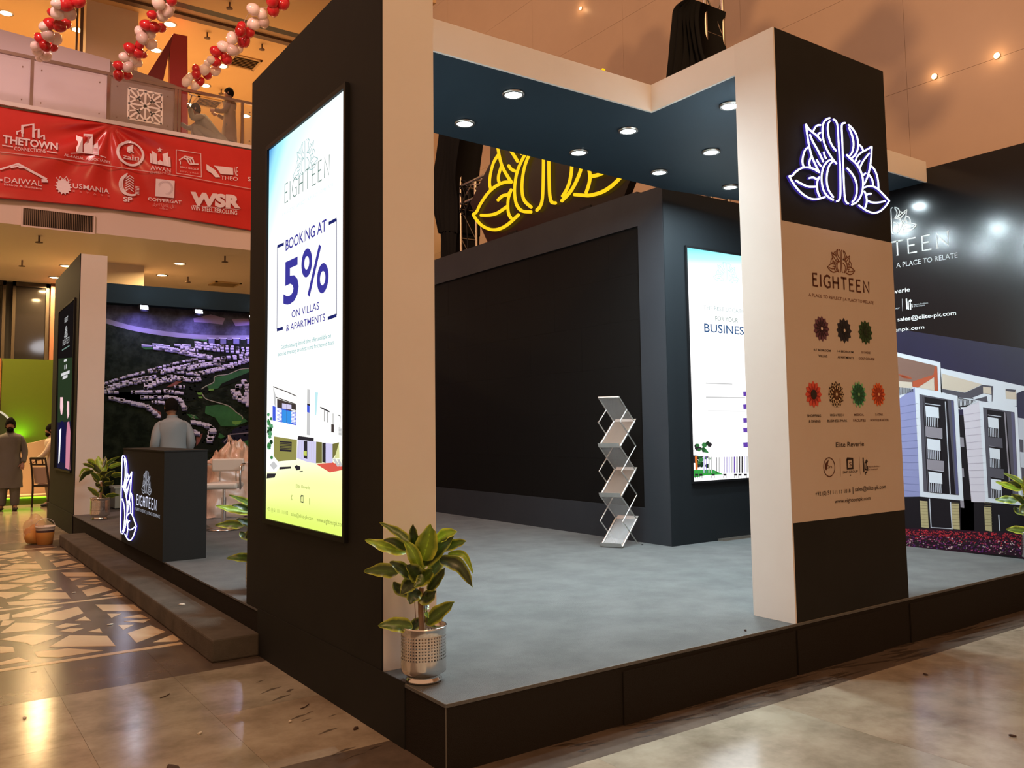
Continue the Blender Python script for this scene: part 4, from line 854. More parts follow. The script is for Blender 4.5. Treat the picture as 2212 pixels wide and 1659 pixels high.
q(tr_, 3, M1((40, 1480), (600, 1290), (1300, 1105), (1700, 1010), (2100, 960), (2600, 950), (2600, 1300), (2000, 1380), (1500, 1560), (1250, 1700), (40, 1700)))
for x, y, a in ((620, 935, 150), (770, 920, 150), (890, 940, 90), (1040, 925, 90), (1160, 930, 130)): q(hw, 8, M1((x-a/2, y-18), (x+a/2, y-6), (x+a/2, y+6), (x-a/2, y-4))); q(hs, 7, M1((x-a/2, y-5), (x+a/2, y+5), (x+a/2, y+26), (x-a/2, y+14)))
for x in (1510, 1670, 1850, 2040, 2220, 2400): q(hw, 8, M1((x-60, 825), (x+55, 830), (x+55, 842), (x-60, 838))); q(hs, 7, M1((x-40, 842), (x+40, 845), (x+40, 915), (x-40, 910))); q(hd, 6, M1((x-60, 842), (x+60, 842), (x+60, 925), (x-60, 925)))
street([(730, 970), (1000, 1010), (1200, 1060), (1500, 1110)], 26, 42, rep=2, dy=-26); street([(1100, 970), (1300, 1010)], 10, 42, rep=2, dy=-20); street([(1300, 960), (1600, 1000), (2100, 1050)], 22, 40, rep=3, dy=-34)
street([(650, 1275), (1000, 1180), (1300, 1120)], 38, 34); street([(660, 1300), (1100, 1215), (1400, 1145)], 36, 34); street([(830, 1290), (1110, 1220)], 16, 40, dy=20, rep=2); street([(1150, 1270), (1300, 1230), (1500, 1195)], 20, 44, rep=2, dy=-22); street([(1000, 1290), (1290, 1330)], 16, 44, rep=2, dy=-14); street([(1320, 1340), (1440, 1310), (1700, 1240), (2050, 1130)], 30, 42, rep=2, dy=-24); street([(1500, 1180), (1800, 1230)], 16, 40); street([(1560, 1150), (2100, 1080)], 22, 44, rep=2, dy=-30)
street([(40, 1460), (300, 1370), (570, 1305)], 34, 38); street([(40, 1530), (300, 1440), (700, 1370)], 34, 44, rep=2, dy=34); street([(430, 1410), (720, 1360)], 16, 48); street([(600, 1520), (800, 1440), (1000, 1410)], 26, 46, rep=3, dy=-24); street([(930, 1350), (1200, 1390), (1340, 1380)], 20, 44, rep=2, dy=24); street([(1020, 1500), (1120, 1500)], 5, 60); street([(880, 1560), (1100, 1590)], 10, 50)
q(clay, 5, M1((880, 1510), (1050, 1410), (1140, 1410), (1000, 1490)))
q(tr_, 3, M2((40, 430), (1000, 420), (1250, 900), (1600, 1100), (1600, 1250), (1100, 1300), (700, 700), (100, 520)))
street([(40, 430), (200, 430)], 9, 46, M2); street([(420, 425), (790, 420)], 16, 48, M2); street([(130, 510), (400, 570), (620, 620)], 20, 60, M2); street([(560, 495), (840, 500)], 12, 50, M2); street([(880, 490), (1050, 520), (1110, 600), (1140, 660)], 16, 60, M2); street([(620, 620), (780, 760)], 10, 58, M2); street([(700, 560), (840, 570)], 8, 50, M2); street([(1260, 840), (1430, 880), (1530, 940)], 14, 62, M2); street([(1530, 960), (1510, 1000), (1480, 1090)], 10, 80, M2); street([(1260, 960), (1320, 1000)], 5, 60, M2)
q(clay, 4, M2((1300, 1010), (1390, 1000), (1350, 1110), (1300, 1170))); cv.stroke(M2((660, 640), (800, 720), (800, 780)), .05, clay, 4, 'picture', px=True)
q(gf, 4, M2((1440, 340), (1545, 290), (1560, 220), (1700, 200), (1930, 120), (2100, 90), (2080, 130), (1860, 220), (1650, 310), (1600, 380), (1480, 390))); q(gl, 5, M2((1470, 385), (1545, 380), (1540, 405), (1470, 408))); q(gl, 5, M2((1310, 435), (1380, 435), (1385, 465), (1325, 465))); q(gl, 5, M2((1325, 490), (1385, 488), (1385, 515), (1335, 512)))
q(gf, 4, M2((1430, 620), (1600, 600), (1740, 615), (1850, 700), (1940, 770), (2010, 830), (1840, 900), (1640, 900), (1560, 780), (1420, 720))); q(gl, 5, M2((1790, 830), (1930, 820), (1900, 860), (1840, 880), (1800, 860))); cv.stroke(M2((1370, 385), (1440, 340), (1540, 290), (1560, 210), (1740, 180), (1900, 115), (2050, 100)), .018, sd, 6, 'picture', px=True, smooth=4); cv.stroke(M2((1380, 450), (1420, 510), (1500, 545), (1740, 615), (1850, 705), (1930, 760), (1935, 800)), .018, sd, 6, 'picture', px=True, smooth=4)
q(gf, 4, M2((1170, 730), (1280, 740), (1330, 790), (1240, 800))); cv.stroke(M2((1230, 740), (1275, 755), (1235, 775), (1280, 790)), .014, sd, 6, 'picture', px=True); q(gf, 4, M2((1620, 990), (1700, 1040), (1640, 1070), (1600, 1050)))
q(wr, 3, M2((1840, 920), (2200, 830), (2200, 1100), (1700, 1150), (1640, 1110))); cv.stroke(M2((1680, 1120), (1770, 1010), (2050, 985)), .022, rd, 6, 'picture', px=True); q(gf, 4, M2((1840, 1200), (1940, 1110), (2200, 1040), (2200, 1340), (1900, 1320)))
street([(1880, 330), (1860, 420), (1900, 500), (1990, 560)], 20, 60, M2, jit=22); street([(1960, 280), (2000, 400), (2010, 600)], 22, 56, M2, jit=22); street([(1790, 400), (1840, 520)], 8, 46, M2, jit=20)
for k in range(420):
    x = random.uniform(1100, 2150); y = random.uniform(60, 1150); r = random.uniform(8, 24)
    if 1430 < x < 1960 and 600 < y < 900 and random.random() < .93: continue
    if 1440 < x < 2100 and 100 < y < 400 and random.random() < .9: continue
    q(random.choice([tr_, mat('mural_tree2', (0.022, 0.030, 0.017, 1), .7)]), 3, M2((x-r, y), (x, y-r*.6), (x+r, y), (x, y+r*.6)))
cv.flush(MW)
for n_ in list(MATS):
    if MATS[n_] in (hw, hs, hd, rd, gf, gl, tr_, hill, clay, sd) or n_ in ('mural_rock', 'mural_tree2', 'header_paint'):
        MATS[n_].node_tree.nodes['Principled BSDF'].inputs['Specular IOR Level'].default_value = .04
for k, (px, py, l) in enumerate(((311, 666, 'left one over the village mural'), (429, 675, 'right one over the village mural'), (546, 688, 'last one over the village mural, cut by the near column'))):
    p = at_y(px, py, 16.62)
    t = thing('flood_light', 'small square cold-white flood lamp, '+l, 'light', p, 'flood lamps over the mural')
    R = Matrix.Rotation(math.radians(-38), 3, 'X')
    b = MB(); b.cbox(p, (.15, .05, .11), rot=R); b.build('housing', black_plastic, t)
    b = MB(); b.bar(p+Vector((-.085, 0, 0)), p+Vector((-.085, .10, .09)), .007); b.bar(p+Vector((.085, 0, 0)), p+Vector((.085, .10, .09)), .007); b.bar(p+Vector((-.085, .10, .09)), p+Vector((.085, .10, .09)), .007); b.build('bracket', black_plastic, t)
    b = MB(); f = R @ Vector((0, -.027, 0)); b.cbox(p+f, (.13, .004, .09), rot=R); b.build('lens', glow('flood_lens', (.80, .84, 1, 1), 60), t)
    lamp('SPOT', p+Vector((0, -.06, -.03)), 85, (.34, .28, 1.0), .06, aim=(p.x, 17.0, 3.3), spot=2.0, blend=.9, parent=t)
    lamp('AREA', p+Vector((0, -.05, .02)), 1.5, (.7, .78, 1.0), .1, aim=(p.x, 15, 2.5), parent=t)
lamp('AREA', (3.6, 15.6, 4.6), 14, (.9, .92, 1), .8, aim=(3.8, 17, 2.0), parent=MW, name='mural_area_light')  # bare area light turned on the mural, without a fixture

# ================================================================== YELLOW LOTUS SIGN, TRUSS TOWERS
sg = thing('lotus_sign', 'big yellow glowing lotus sign on a black cut-out board above the video wall', 'neon sign', (6.38, 8.2, 4.07))
cY, cZ, wY = 8.22, 5.06, 3.38
prof = [(-.54, -.10), (-.40, -.305), (-.33, -.305), (.33, -.305), (.40, -.305), (.54, -.10), (.40, .03), (.30, .13), (.14, .22), (.05, .26), (.015, .335), (-.03, .26), (-.16, .24), (-.30, .245), (-.37, .24), (-.385, .03)]
b = MB(); b.prism([Vector((6.37, cY-u*wY, cZ+v*wY)) for u, v in prof], (.10, 0, 0)); b.build('board', mat('sign_board', (0.010, 0.008, 0.007, 1), .28, spec=.25), sg)
neon((6.365, cY, cZ), (0, -1, 0), (0, 0, 1), wY, .022, glow('neon_yellow', (1.0, 0.60, 0.012, 1), 1.15), sg)
simple('foot', black_plastic, sg, ((6.36, 7.4, 4.0), (6.44, 7.6, 4.10)))
simple('foot', black_plastic, sg, ((6.36, 8.9, 4.0), (6.44, 9.1, 4.10)))
truss = mat('truss_metal', (0.36, 0.31, 0.26, 1), .35, .85)
def truss_run(b, A, B, s, u, v, n):
    A = Vector(A); B = Vector(B); u = Vector(u)*s/2; v = Vector(v)*s/2
    for a_, c_ in ((1, 1), (1, -1), (-1, -1), (-1, 1)): b.bar(A+u*a_+v*c_, B+u*a_+v*c_, .024, seg=7)
    for k in range(n):
        p = A+(B-A)*(k/n); q2 = A+(B-A)*((k+1)/n); cs = ((1, 1), (1, -1), (-1, -1), (-1, 1))
        for i in range(4):
            e, f = cs[i], cs[(i+1) % 4]; b.bar(p+u*e[0]+v*e[1], q2+u*f[0]+v*f[1], .011, seg=5, caps=False); b.bar(p+u*e[0]+v*e[1], p+u*f[0]+v*f[1], .011, seg=5, caps=False)
for nm, y, ztop, lab in (('left', 11.55, 6.45, 'vertical aluminium truss leg behind the left black drape, left of the yellow sign'), ('right', 6.33, 6.36, 'vertical aluminium truss leg beside the draped tower above the white beam')):
    t = thing('truss_tower', lab, 'truss', (7.2, y, ZP)); b = MB(); truss_run(b, (7.2, y, ZP), (7.2, y, ztop), .29, (1, 0, 0), (0, 1, 0), 13); b.build('truss_frame', truss, t)
    simple('base_plate', truss, t, ((6.95, y-.25, ZP), (7.45, y+.25, ZP+.02)))
t = thing('truss_beam', 'horizontal aluminium truss beam running behind the yellow lotus sign', 'truss', (7.2, 9, 5.2)); b = MB(); truss_run(b, (7.2, 11.40, 5.26), (7.2, 6.48, 5.26), .29, (1, 0, 0), (0, 0, 1), 12); b.build('truss_frame', truss, t)
t = thing('cable_coil', 'bundle of dark cables tied where the truss beam meets the left tower', 'cable', (7.05, 11.3, 5.0))
random.seed(2); b = MB()
for k in range(9):
    c = Vector((7.0+random.uniform(-.03, .03), 11.38+random.uniform(-.05, .05), 5.18+random.uniform(-.06, .06))); r = random.uniform(.12, .22)
    b.limb([c+Vector((.02*k, r*cos(a), r*sin(a)*1.3)) for a in [j*2*pi/9 for j in range(10)]], .012, seg=5, sub=2, caps=False)
b.limb([(6.98, 11.3, 5.0), (6.98, 11.1, 4.6), (7.0, 11.02, ZP)], .007, seg=5); b.build('cable', black_plastic, t)
def drape(name, label, pts, x, th):
    t = thing(name, label, 'drape', (x, sum(p[0] for p in pts)/len(pts), min(p[1] for p in pts)))
    # pleated cloth: columns of folds between the left and right outline
    L, Rr = pts[:len(pts)//2], pts[len(pts)//2:][::-1]
    n = len(L); cols = 34; b = MB(); vs = []
    Ls = spline([Vector((0,)+p) for p in L], None, 6)[0]; Rs = spline([Vector((0,)+p) for p in Rr], None, 6)[0]
    for side, dx in ((0, 0), (1, th)):
        for l, r in zip(Ls, Rs):
            for k in range(cols+1):
                u = k/cols; p = l.lerp(r, u); f = .035*sin(u*34+l.z*.6)*sin(u*pi)**.3+.02*sin(u*71+1)+.03*sin(l.z*3+u*5)
                vs.append((x+dx+(f if side == 0 else f*.5), p.y, p.z))
    rws = len(Ls); W = cols+1; fs = []
    for side in (0, 1):
        o = side*rws*W
        for i in range(rws-1):
            for k in range(cols):
                q4 = (o+i*W+k, o+i*W+k+1, o+(i+1)*W+k+1, o+(i+1)*W+k); fs.append(q4 if side == 0 else q4[::-1])
    for i in range(rws-1):
        for k in (0, cols): q4 = (i*W+k, (i+1)*W+k, rws*W+(i+1)*W+k, rws*W+i*W+k); fs.append(q4)
    b.add(vs, fs, black_cloth, True); b.build('cloth', None, t); return t
pz = lambda px, py, x=7.02: (at_x(px, py, x).y, at_x(px, py, x).z)
drape('black_drape', 'tall black pleated drape wrapped on a tower left of the yellow lotus sign', [pz(953, 255), pz(950, 330), pz(942, 430), pz(950, 500), pz(958, 556), (12.05, ZP+.05), (11.25, ZP+.05), pz(992, 556), pz(992, 500), pz(991, 430), pz(993, 370), pz(1007, 255)], 6.97, .44)
drape('black_drape', 'black drape covering the tower that rises above the white beam, top of picture', [pz(1490, -2), pz(1462, 20), pz(1458, 60), pz(1450, 165), (6.98, 4.5), (6.25, 4.5), pz(1536, 165), pz(1528, 110), pz(1520, 50), pz(1524, 8)], 6.97, .40)

# ================================================================== BROCHURE RACK
rk = thing('brochure_rack', 'folding silver zigzag brochure rack with tilted trays before the video wall', 'brochure rack', (5.86, 6.5, ZP))
A0 = Vector((5.712, 6.588, ZP+.012)); D = Vector((.262, .062, 0)); Wd = Vector((.108, -.195, 0)); LV = .2495
def PT(k, side, mir=False): return A0+(Wd if side else Vector())+(D if (k % 2 == 1) != mir else Vector())+Vector((0, 0, LV*k))
for s_ in (0, 1):
    for mir in (False, True):
        for k in range(6 if not mir else 5):
            a, c = PT(k, s_, mir), PT(k+1, s_, mir)
            if mir and k == 0: a = a+(c-a)*.03
            off = Wd.normalized()*(.008 if s_ else -.008)*(1 if mir else 0)
            if mir and k == 4: pass
            b = MB(); b.bar(a+off, c+off, .0065, seg=6); b.build('scissor_bar' if mir else 'side_rail', alu, rk)
    a, c = PT(5, s_, True), PT(6, s_, True); b = MB(); b.bar(a, a.lerp(c, .5), .0065, seg=6); b.build('scissor_bar', alu, rk)
clear = mat('clear_acrylic', (.9, .9, .9, 1), .05, alpha=.16, spec=.6); smoked = mat('smoked_tray', (.16, .115, .09, 1), .12, alpha=.80, spec=.6)
for k in range(6):
    a, c, d, e = PT(k, 0), PT(k, 1), PT(k+1, 1), PT(k+1, 0); nrm = (c-a).cross(e-a).normalized()
    tray = k % 2 == 0
    b = MB(); b.prism([a+nrm*.001, c+nrm*.001, d+nrm*.001, e+nrm*.001], nrm*.003); tp_ = b.build('tray_panel' if tray else 'back_panel', (smoked if k else clear) if tray else clear, rk)
    if tray:
        b = MB()
        for p_, q_ in ((a, e), (c, d)): b.limb([p_+nrm*.004, q_+nrm*.004], .012, seg=6, sub=1)
        b.build('tray_frame', alu, tp_)
        b = MB(); up = Vector((0, 0, 1)); b.prism([a-D*.06, c-D*.06, c-D*.06+up*.035-D*.05, a-D*.06+up*.035-D*.05], D.normalized()*.006); b.bar(a, c, .011); b.build('tray_lip', alu, tp_)
        b = MB(); b.prism([e, d, d+up*.03+D*.12, e+up*.03+D*.12], D.normalized()*.005); b.build('top_lip', alu, tp_)
b = MB(); b.bar(PT(6, 0), PT(6, 1), .012); b.build('top_bar', alu, rk)
b = MB(); p_ = PT(0, 1, True)+Vector((.02, -.05, -.004)); b.ell(p_, (.012, .008, .005), seg=8, rings=5); tag(b.build('lint_crumb', black_cloth), 'tiny dark crumb on the carpet at the foot of the brochure rack', 'debris')

# ================================================================== PLANTS
leaf_mats = {}
def leaf_mat(name, c0, c1):
    m = bpy.data.materials.new(name); m.use_nodes = True; nt = m.node_tree; bs = nt.nodes['Principled BSDF']; bs.inputs['Roughness'].default_value = .35
    at = nt.nodes.new('ShaderNodeAttribute'); at.attribute_name = 'edge'; r = nt.nodes.new('ShaderNodeValToRGB'); e = r.color_ramp.elements
    e[0].position = .58; e[0].color = c0; e[1].position = 1.0; e[1].color = c1; e.new(.06).color = tuple(x*1.5 for x in c0[:3])+(1,); e.new(.0).color = tuple(min(1, x*2.4) for x in c0[:3])+(1,)
    n = nt.nodes.new('ShaderNodeTexNoise'); n.inputs['Scale'].default_value = 45; tc = nt.nodes.new('ShaderNodeTexCoord'); nt.links.new(tc.outputs['Object'], n.inputs['Vector'])
    ma = nt.nodes.new('ShaderNodeMath'); ma.operation = 'MULTIPLY_ADD'; nt.links.new(n.outputs['Fac'], ma.inputs[0]); ma.inputs[1].default_value = .34; ma2 = nt.nodes.new('ShaderNodeMath'); ma2.operation = 'SUBTRACT'; nt.links.new(at.outputs['Fac'], ma2.inputs[0]); ma2.inputs[1].default_value = .17; nt.links.new(ma2.outputs[0], ma.inputs[2])
    nt.links.new(ma.outputs[0], r.inputs['Fac']); nt.links.new(r.outputs['Color'], bs.inputs['Base Color'])
    nt.links.new(r.outputs['Color'], bs.inputs['Subsurface Radius']) if False else None
    return m
lm_d = leaf_mat('leaf_dark', (0.020, 0.036, 0.008, 1), (0.34, 0.40, 0.045, 1)); lm_m = leaf_mat('leaf_mid', (0.050, 0.095, 0.012, 1), (0.50, 0.56, 0.055, 1)); lm_l = leaf_mat('leaf_light', (0.19, 0.31, 0.026, 1), (0.60, 0.66, 0.07, 1))
def leaf(parent, base, mid, tip, width, m, nrm, fold=.25):
    P = spline([base, mid, tip], None, 9)[0]; n = len(P)-1; vs = []; ed = []; K = 6
    for i, p in enumerate(P):
        t = (P[min(i+1, n)]-P[max(i-1, 0)]).normalized(); s = nrm.cross(t).normalized(); N2 = t.cross(s)
        u = i/n; w_ = width*.5*(u**.70*(1-u)**1.12)/.298+.0006; wav = .07*width*sin(u*19)
        for k in range(K+1):
            a = -1+2*k/K; vs.append(p+s*w_*a+N2*(abs(a)**1.5*w_*fold+wav*a*abs(a)-0)); ed.append(abs(a) if 0 < i < n else 1)
    m_ = len(vs); th = .0012
    fs = [(i*(K+1)+k, i*(K+1)+k+1, (i+1)*(K+1)+k+1, (i+1)*(K+1)+k) for i in range(n) for k in range(K)]
    b = MB(); b.add(vs, fs, m, True); o = b.build('leaf', None, parent)
    at = o.data.attributes.new('edge', 'FLOAT', 'POINT'); at.data.foreach_set('value', ed)
    return o
def pot(t, c, r, h):
    x, y, z = c; b = MB()
    b.lathe([(0, .003), (r*.80, .003), (r*.82, .012), (r*.74, .022), (r*.74, .035), (r*.99, .05), (r, .07), (r, h*.42)], c, seg=40); pw = b.build('pot_wall', chrome, t); b = MB()
    b.lathe([(r, h*.86), (r, h-.01), (r*1.035, h-.005), (r*1.03, h+.004), (r*.965, h), (r*.96, h*.86)], c, seg=40)
    b.build('pot_rim', chrome, pw)
    # pierced band: real square holes
    n = 46; rowsn = 8; z0 = h*.42; z1 = h*.86; b = MB(); vs = []; hz = (z1-z0)/rowsn
    for k in range(n):
        a0, a1 = 2*pi*k/n, 2*pi*(k+1)/n; am, an = a0+(a1-a0)*.27, a0+(a1-a0)*.73
        for j in range(rowsn):
            q0, q1 = z0+hz*j, z0+hz*(j+1); p0, p1 = q0+hz*.27, q0+hz*.73
            P = lambda a, zz: (x+r*cos(a), y+r*sin(a), z+zz)
            vs = [P(a0, q0), P(a1, q0), P(a1, q1), P(a0, q1), P(am, p0), P(an, p0), P(an, p1), P(am, p1)]
            b.add(vs, [(0, 1, 5, 4), (1, 2, 6, 5), (2, 3, 7, 6), (3, 0, 4, 7)], chrome)
    b.build('pierced_band', chrome, pw)
    b = MB(); b.lathe([(0, h*.55), (r*.55, h*.55), (r*.9, h*.40), (r*.96, .06)], c, seg=24); b.build('soil', mat('soil', (.03, .02, .012, 1), .95), t)
LV_ = """530,260 420,170 255,80 80 m|600,330 570,200 565,95 90 d|650,430 700,250 725,95 185 l|780,240 870,185 970,165 100 l|800,330 950,280 1055,250 90 m|650,470 800,320 940,205 130 d|500,355 300,300 120,240 110 l|500,330 400,260 290,240 80 d|630,530 560,350 480,250 110 l|430,545 280,520 110,530 125 m|560,590 450,500 345,440 110 d|620,600 565,530 500,470 140 d|880,370 1030,380 1115,550 55 l|800,420 980,480 1110,675 120 d|700,710 790,600 860,495 90 d|680,650 770,500 880,395 110 m|660,530 640,620 570,670 110 m|600,600 520,660 450,740 130 d|600,720 450,700 380,625 110 d|620,700 560,760 530,830 120 d|650,740 700,770 775,710 140 d|640,760 660,830 700,830 120 d|560,1040 400,1020 240,1028 125 m|680,1010 820,900 945,808 130 m|650,970 560,1040 515,1100 90 d|680,900 690,930 705,955 35 m|640,600 700,560 740,500 120 m|640,520 600,450 520,400 120 d"""
D0 = 4.27
base_c = Vector((2.058, 3.705, ZP)); axis_d = (base_c-CAM).dot(CF)
pl1 = thing('potted_plant', 'bushy variegated plant in a pierced steel pot at the platform front edge', 'plant', base_c, 'potted plants in pierced steel pots')
PR, PH = .110, .262
pot(pl1, base_c, PR, PH)
def PX(x, y, off=0): return at_d(760+x/4.253, 1110+y/4.253, axis_d+off)
b = MB(); st0 = PX(635, 1100); b.limb([Vector((base_c.x, base_c.y, ZP+PH*.6)), PX(635, 900), PX(640, 680)], [.0155, .014, .012], seg=9); b.build('stem', mat('plant_stem', (.26, .15, .075, 1), .7), pl1)
b = MB()
for x0, x1 in ((590, 575), (672, 668), (690, 690)): b.limb([PX(x0, 1000, -.02), PX((x0+x1)/2, 900, -.025), PX(x1, 740, -.01)], .0018, seg=5)
b.build('wire', brown_trim, pl1)
random.seed(21)
for k, l in enumerate(LV_.split('|')):
    p_ = l.split(); bx, mx, tx = [tuple(map(float, a.split(','))) for a in p_[:3]]; w_ = float(p_[3])/4.253*axis_d/FPX
    far = -1 if k % 3 else 1; ext = sqrt((tx[0]-640)**2)/4.253*axis_d/FPX; off = far*random.uniform(.3, .9)*(.16-.35*ext if ext < .3 else .06)
    if p_[4] == 'l' or k in (2, 5): off = -abs(off)
    B_, M_, T_ = PX(*bx, off*.1), PX(*mx, off*.6), PX(*tx, off)
    view = (M_-CAM).normalized(); nrm = (-view+Vector((random.uniform(-.25, .25), random.uniform(-.25, .25), .35))).normalized()
    leaf(pl1, B_, M_, T_, w_*1.12, dict(d=lm_d, m=lm_m, l=lm_l)[p_[4]], nrm)
for loc, rz, sc_, lab in (((2.165, 13.25, ZP), pi+.35, 1.15, 'variegated plant in a steel pot at the foot of the far pale column'), ((2.21, 6.45, ZP), .14, 1.27, 'variegated plant whose leaves poke out left of the near black column'), ((7.905, 3.45, ZP), -.62, 1.0, 'variegated plant cut off by the right edge of the picture, before the poster')):
    c = copy_tree(pl1); c.location = loc; c.rotation_euler = (0, 0, rz); c.scale = (sc_, sc_, sc_*(.76 if sc_ > 1.2 else 1)); c['label'] = lab
# ================================================================== BALCONY
YB = 17.97
def ripple(u, v):
    x0, z0 = 2.95, 7.62; d = sqrt((u-x0)**2+(v-z0)**2)+.05; a = atan2(z0-v, u-x0)
    return .048*sin(a*11)*math.exp(-d*.55)*min(1, d*2)+.022*sin(v*5.5+u*.55)+.012*sin(u*2.1+v*2.7)
bn = thing('sponsor_banner', 'long shiny red banner with two rows of white sponsor logos on the balcony', 'banner', (4, YB, 5.9))
red_vinyl = mat('red_vinyl', rgb(196, 44, 38), 0.24, noise=(rgb(184, 36, 32), 1.2, .3, .7), spec=.5)
b = MB(); nx, nz = 300, 64; vs = []; zlo, zhi = 5.865, 7.635
for j in range(nz+1):
    for i in range(nx+1):
        u = -2+11.5*i/nx; v = zlo+(zhi-zlo)*j/nz; sag = -.05*(1-j/nz)*sin((u+2)*.9) - .05*(j/nz)*abs(sin((u-2.95)*.62)); vs.append((u, YB-.04-ripple(u, v), v+sag))
b.add(vs, [(j*(nx+1)+i, j*(nx+1)+i+1, (j+1)*(nx+1)+i+1, (j+1)*(nx+1)+i) for j in range(nz) for i in range(nx)], red_vinyl, True)
bo = b.build('banner_cloth', None, bn)
md = bo.modifiers.new('thick', 'SOLIDIFY'); md.thickness = .004
cv = Canvas((0, YB-.068, 0), (1, 0, 0), (0, 0, 1), warp=ripple); cv.step = .002; T = cv.textpx
bw = mat('banner_white', (.74, .62, .66, 1), .35); bp_ = mat('banner_pink', (.62, .30, .30, 1), .35)
def N1(*pts): return [(x/3.95, 200+y/3.95) for x, y in pts]
def g(pts, m=bw, l=2): cv.poly(N1(*pts), m, l, 'logo', px=True)
def s_(pts, w, m=bw, l=2): cv.stroke(N1(*pts), w, m, l, 'logo', px=True)
def t_(st, x0, y0, x1, y1, yt, bold=0, m=bw, tilt=True): cv.textpx(st, N1((x0, y0))[0], N1((x1, y1))[0], N1((x0, yt))[0], m, 2, bold, tilt=tilt)
cv.stroke([(0, 328), (140, 345), (280, 366), (410, 384), (545, 409)], .018, bp_, 2, 'logo', px=True)
cv.new('logo'); s_([(145, 360), (145, 335), (190, 322), (190, 380)], .03); s_([(190, 350), (190, 285), (285, 270), (285, 385)], .045); s_([(285, 320), (330, 310), (330, 390)], .04); s_([(345, 375), (378, 362), (378, 400)], .035)
t_('THETOWN', 22, 428, 492, 492, 362, .03); t_('CONNECTIONS', 122, 492, 388, 518, 458); s_([(18, 450), (110, 464)], .02); s_([(400, 505), (488, 521)], .02)
cv.new('logo'); g([(652, 360), (705, 385), (705, 515), (652, 510)]); g([(715, 347), (790, 358), (790, 525), (715, 515)]); g([(778, 460), (838, 420), (838, 540), (778, 525)])
for k in range(6): s_([(722, 370+k*10), (786, 377+k*10)], .012, red_vinyl, 3)
for k in range(7): s_([(782, 470+k*9), (832, 476+k*9)], .010, red_vinyl, 3)
s_([(600, 522), (700, 512), (800, 525), (905, 555)], .016); t_('AL-FAISAL ASSOCIATES', 545, 545, 942, 605, 522)
cv.new('logo'); c = cv.uv(*N1((1110, 522))[0]); cv.ring(c, .235, .05, bw, 2, 'logo'); g([(1085, 500), (1090, 460), (1135, 448), (1130, 490), (1145, 520), (1120, 505), (1105, 515)]); t_('zain', 1043, 565, 1185, 580, 522, .015); t_('MARKETING', 1050, 572, 1172, 586, 565, 0, bp_)
cv.new('logo'); g([(1365, 462), (1372, 478), (1388, 480), (1376, 490), (1382, 506), (1366, 497), (1350, 503), (1356, 488), (1345, 477), (1360, 476)])
g([(1277, 515), (1295, 525), (1295, 612), (1277, 605)]); g([(1296, 490), (1340, 520), (1340, 618), (1298, 612)]); g([(1390, 520), (1435, 508), (1435, 632), (1390, 625)]); g([(1436, 545), (1456, 545), (1456, 635), (1436, 632)]); g([(1342, 590), (1365, 575), (1388, 592), (1388, 625), (1342, 618)])
t_('AWAN', 1280, 662, 1452, 685, 625); t_('ENTERPRISE', 1280, 692, 1452, 706, 672, 0, bp_)
cv.new('logo'); s_([(1505, 487), (1715, 520), (1718, 720), (1500, 690), (1505, 487)], .014); s_([(1540, 610), (1540, 580), (1530, 575), (1580, 540), (1650, 555)], .022)
for k in range(3): cv.stroke(N1((1570+k*24, 555-k*3), (1600+k*24, 570), (1620+k*20, 605), (1660+k*18, 608)), .028, bw, 2, 'logo', px=True, smooth=4)
t_('BRIO GROUP', 1538, 640, 1698, 662, 625); t_('EST. 1966', 1535, 678, 1695, 696, 666, 0, bp_)
cv.new('logo'); g([(1763, 607), (1840, 660), (1880, 722), (1838, 722), (1805, 685), (1765, 660)]); g([(1825, 620), (1990, 640), (1992, 700), (1885, 695), (1860, 655)]); t_('THEO', 1885, 740, 2030, 752, 705); cv.text('NE', cv.uv(*N1((1998, 700))[0])[0], cv.uv(*N1((2030, 700))[0])[0], cv.uv(*N1((2010, 705))[0])[1], .20, bw)
t_('S', 2115, 752, 2140, 755, 715)
cv.new('logo'); s_([(0, 655), (150, 608), (225, 650), (170, 640), (150, 628), (90, 640)], .03); s_([(150, 608), (400, 740)], .045); g([(355, 735), (410, 745), (410, 765), (355, 765)]); g([(0, 738), (20, 740), (20, 755), (0, 755)])
t_('DAIWAL', 35, 768, 358, 800, 718); t_('Estate & Builders', 35, 792, 358, 828, 775)
cv.new('logo'); c = cv.uv(*N1((543, 800))[0]); cv.circle(c, .118, bw, 2, 'logo', 12, ry=.135); cv.circle((c[0], c[1]-.01), .07, red_vinyl, 3, 'logo', 12)
for k in range(14): a = 2*pi*k/14; cv.poly([(c[0]+.11*cos(a-.2), c[1]+.12*sin(a-.2)), (c[0]+.15*cos(a), c[1]+.17*sin(a)), (c[0]+.11*cos(a+.2), c[1]+.12*sin(a+.2))], bw, 2, 'logo')
cv.circle((c[0]-.025, c[1]+.02), .012, bw, 4, 'logo', 8); cv.circle((c[0]+.025, c[1]+.02), .012, bw, 4, 'logo', 8); cv.poly([(c[0]-.02, c[1]-.02), (c[0]+.02, c[1]-.02), (c[0], c[1]-.05)], bw, 4, 'logo')
s_([(480, 720), (500, 745), (515, 712), (545, 738), (570, 712), (585, 748), (608, 738)], .018); s_([(495, 752), (600, 760)], .018)
t_('USMANIA', 622, 812, 935, 858, 768, .006); t_('E   S   T   A   T   E', 622, 846, 940, 888, 832, 0, bp_)
cv.new('logo')
for k in range(3): cv.stroke([cv.uv(*p) for p in N1((1085-k*4, 692+k*10), (1030+k*9, 735+k*3), (1022+k*12, 800), (1060+k*8, 860-k*4), (1120, 878-k*4), (1160, 872-k*3))], .022, bw, 2, 'logo', smooth=4)
for k in range(6): s_([(1072, 735+k*20), (1105, 712+k*21), (1140, 735+k*22)], .020)
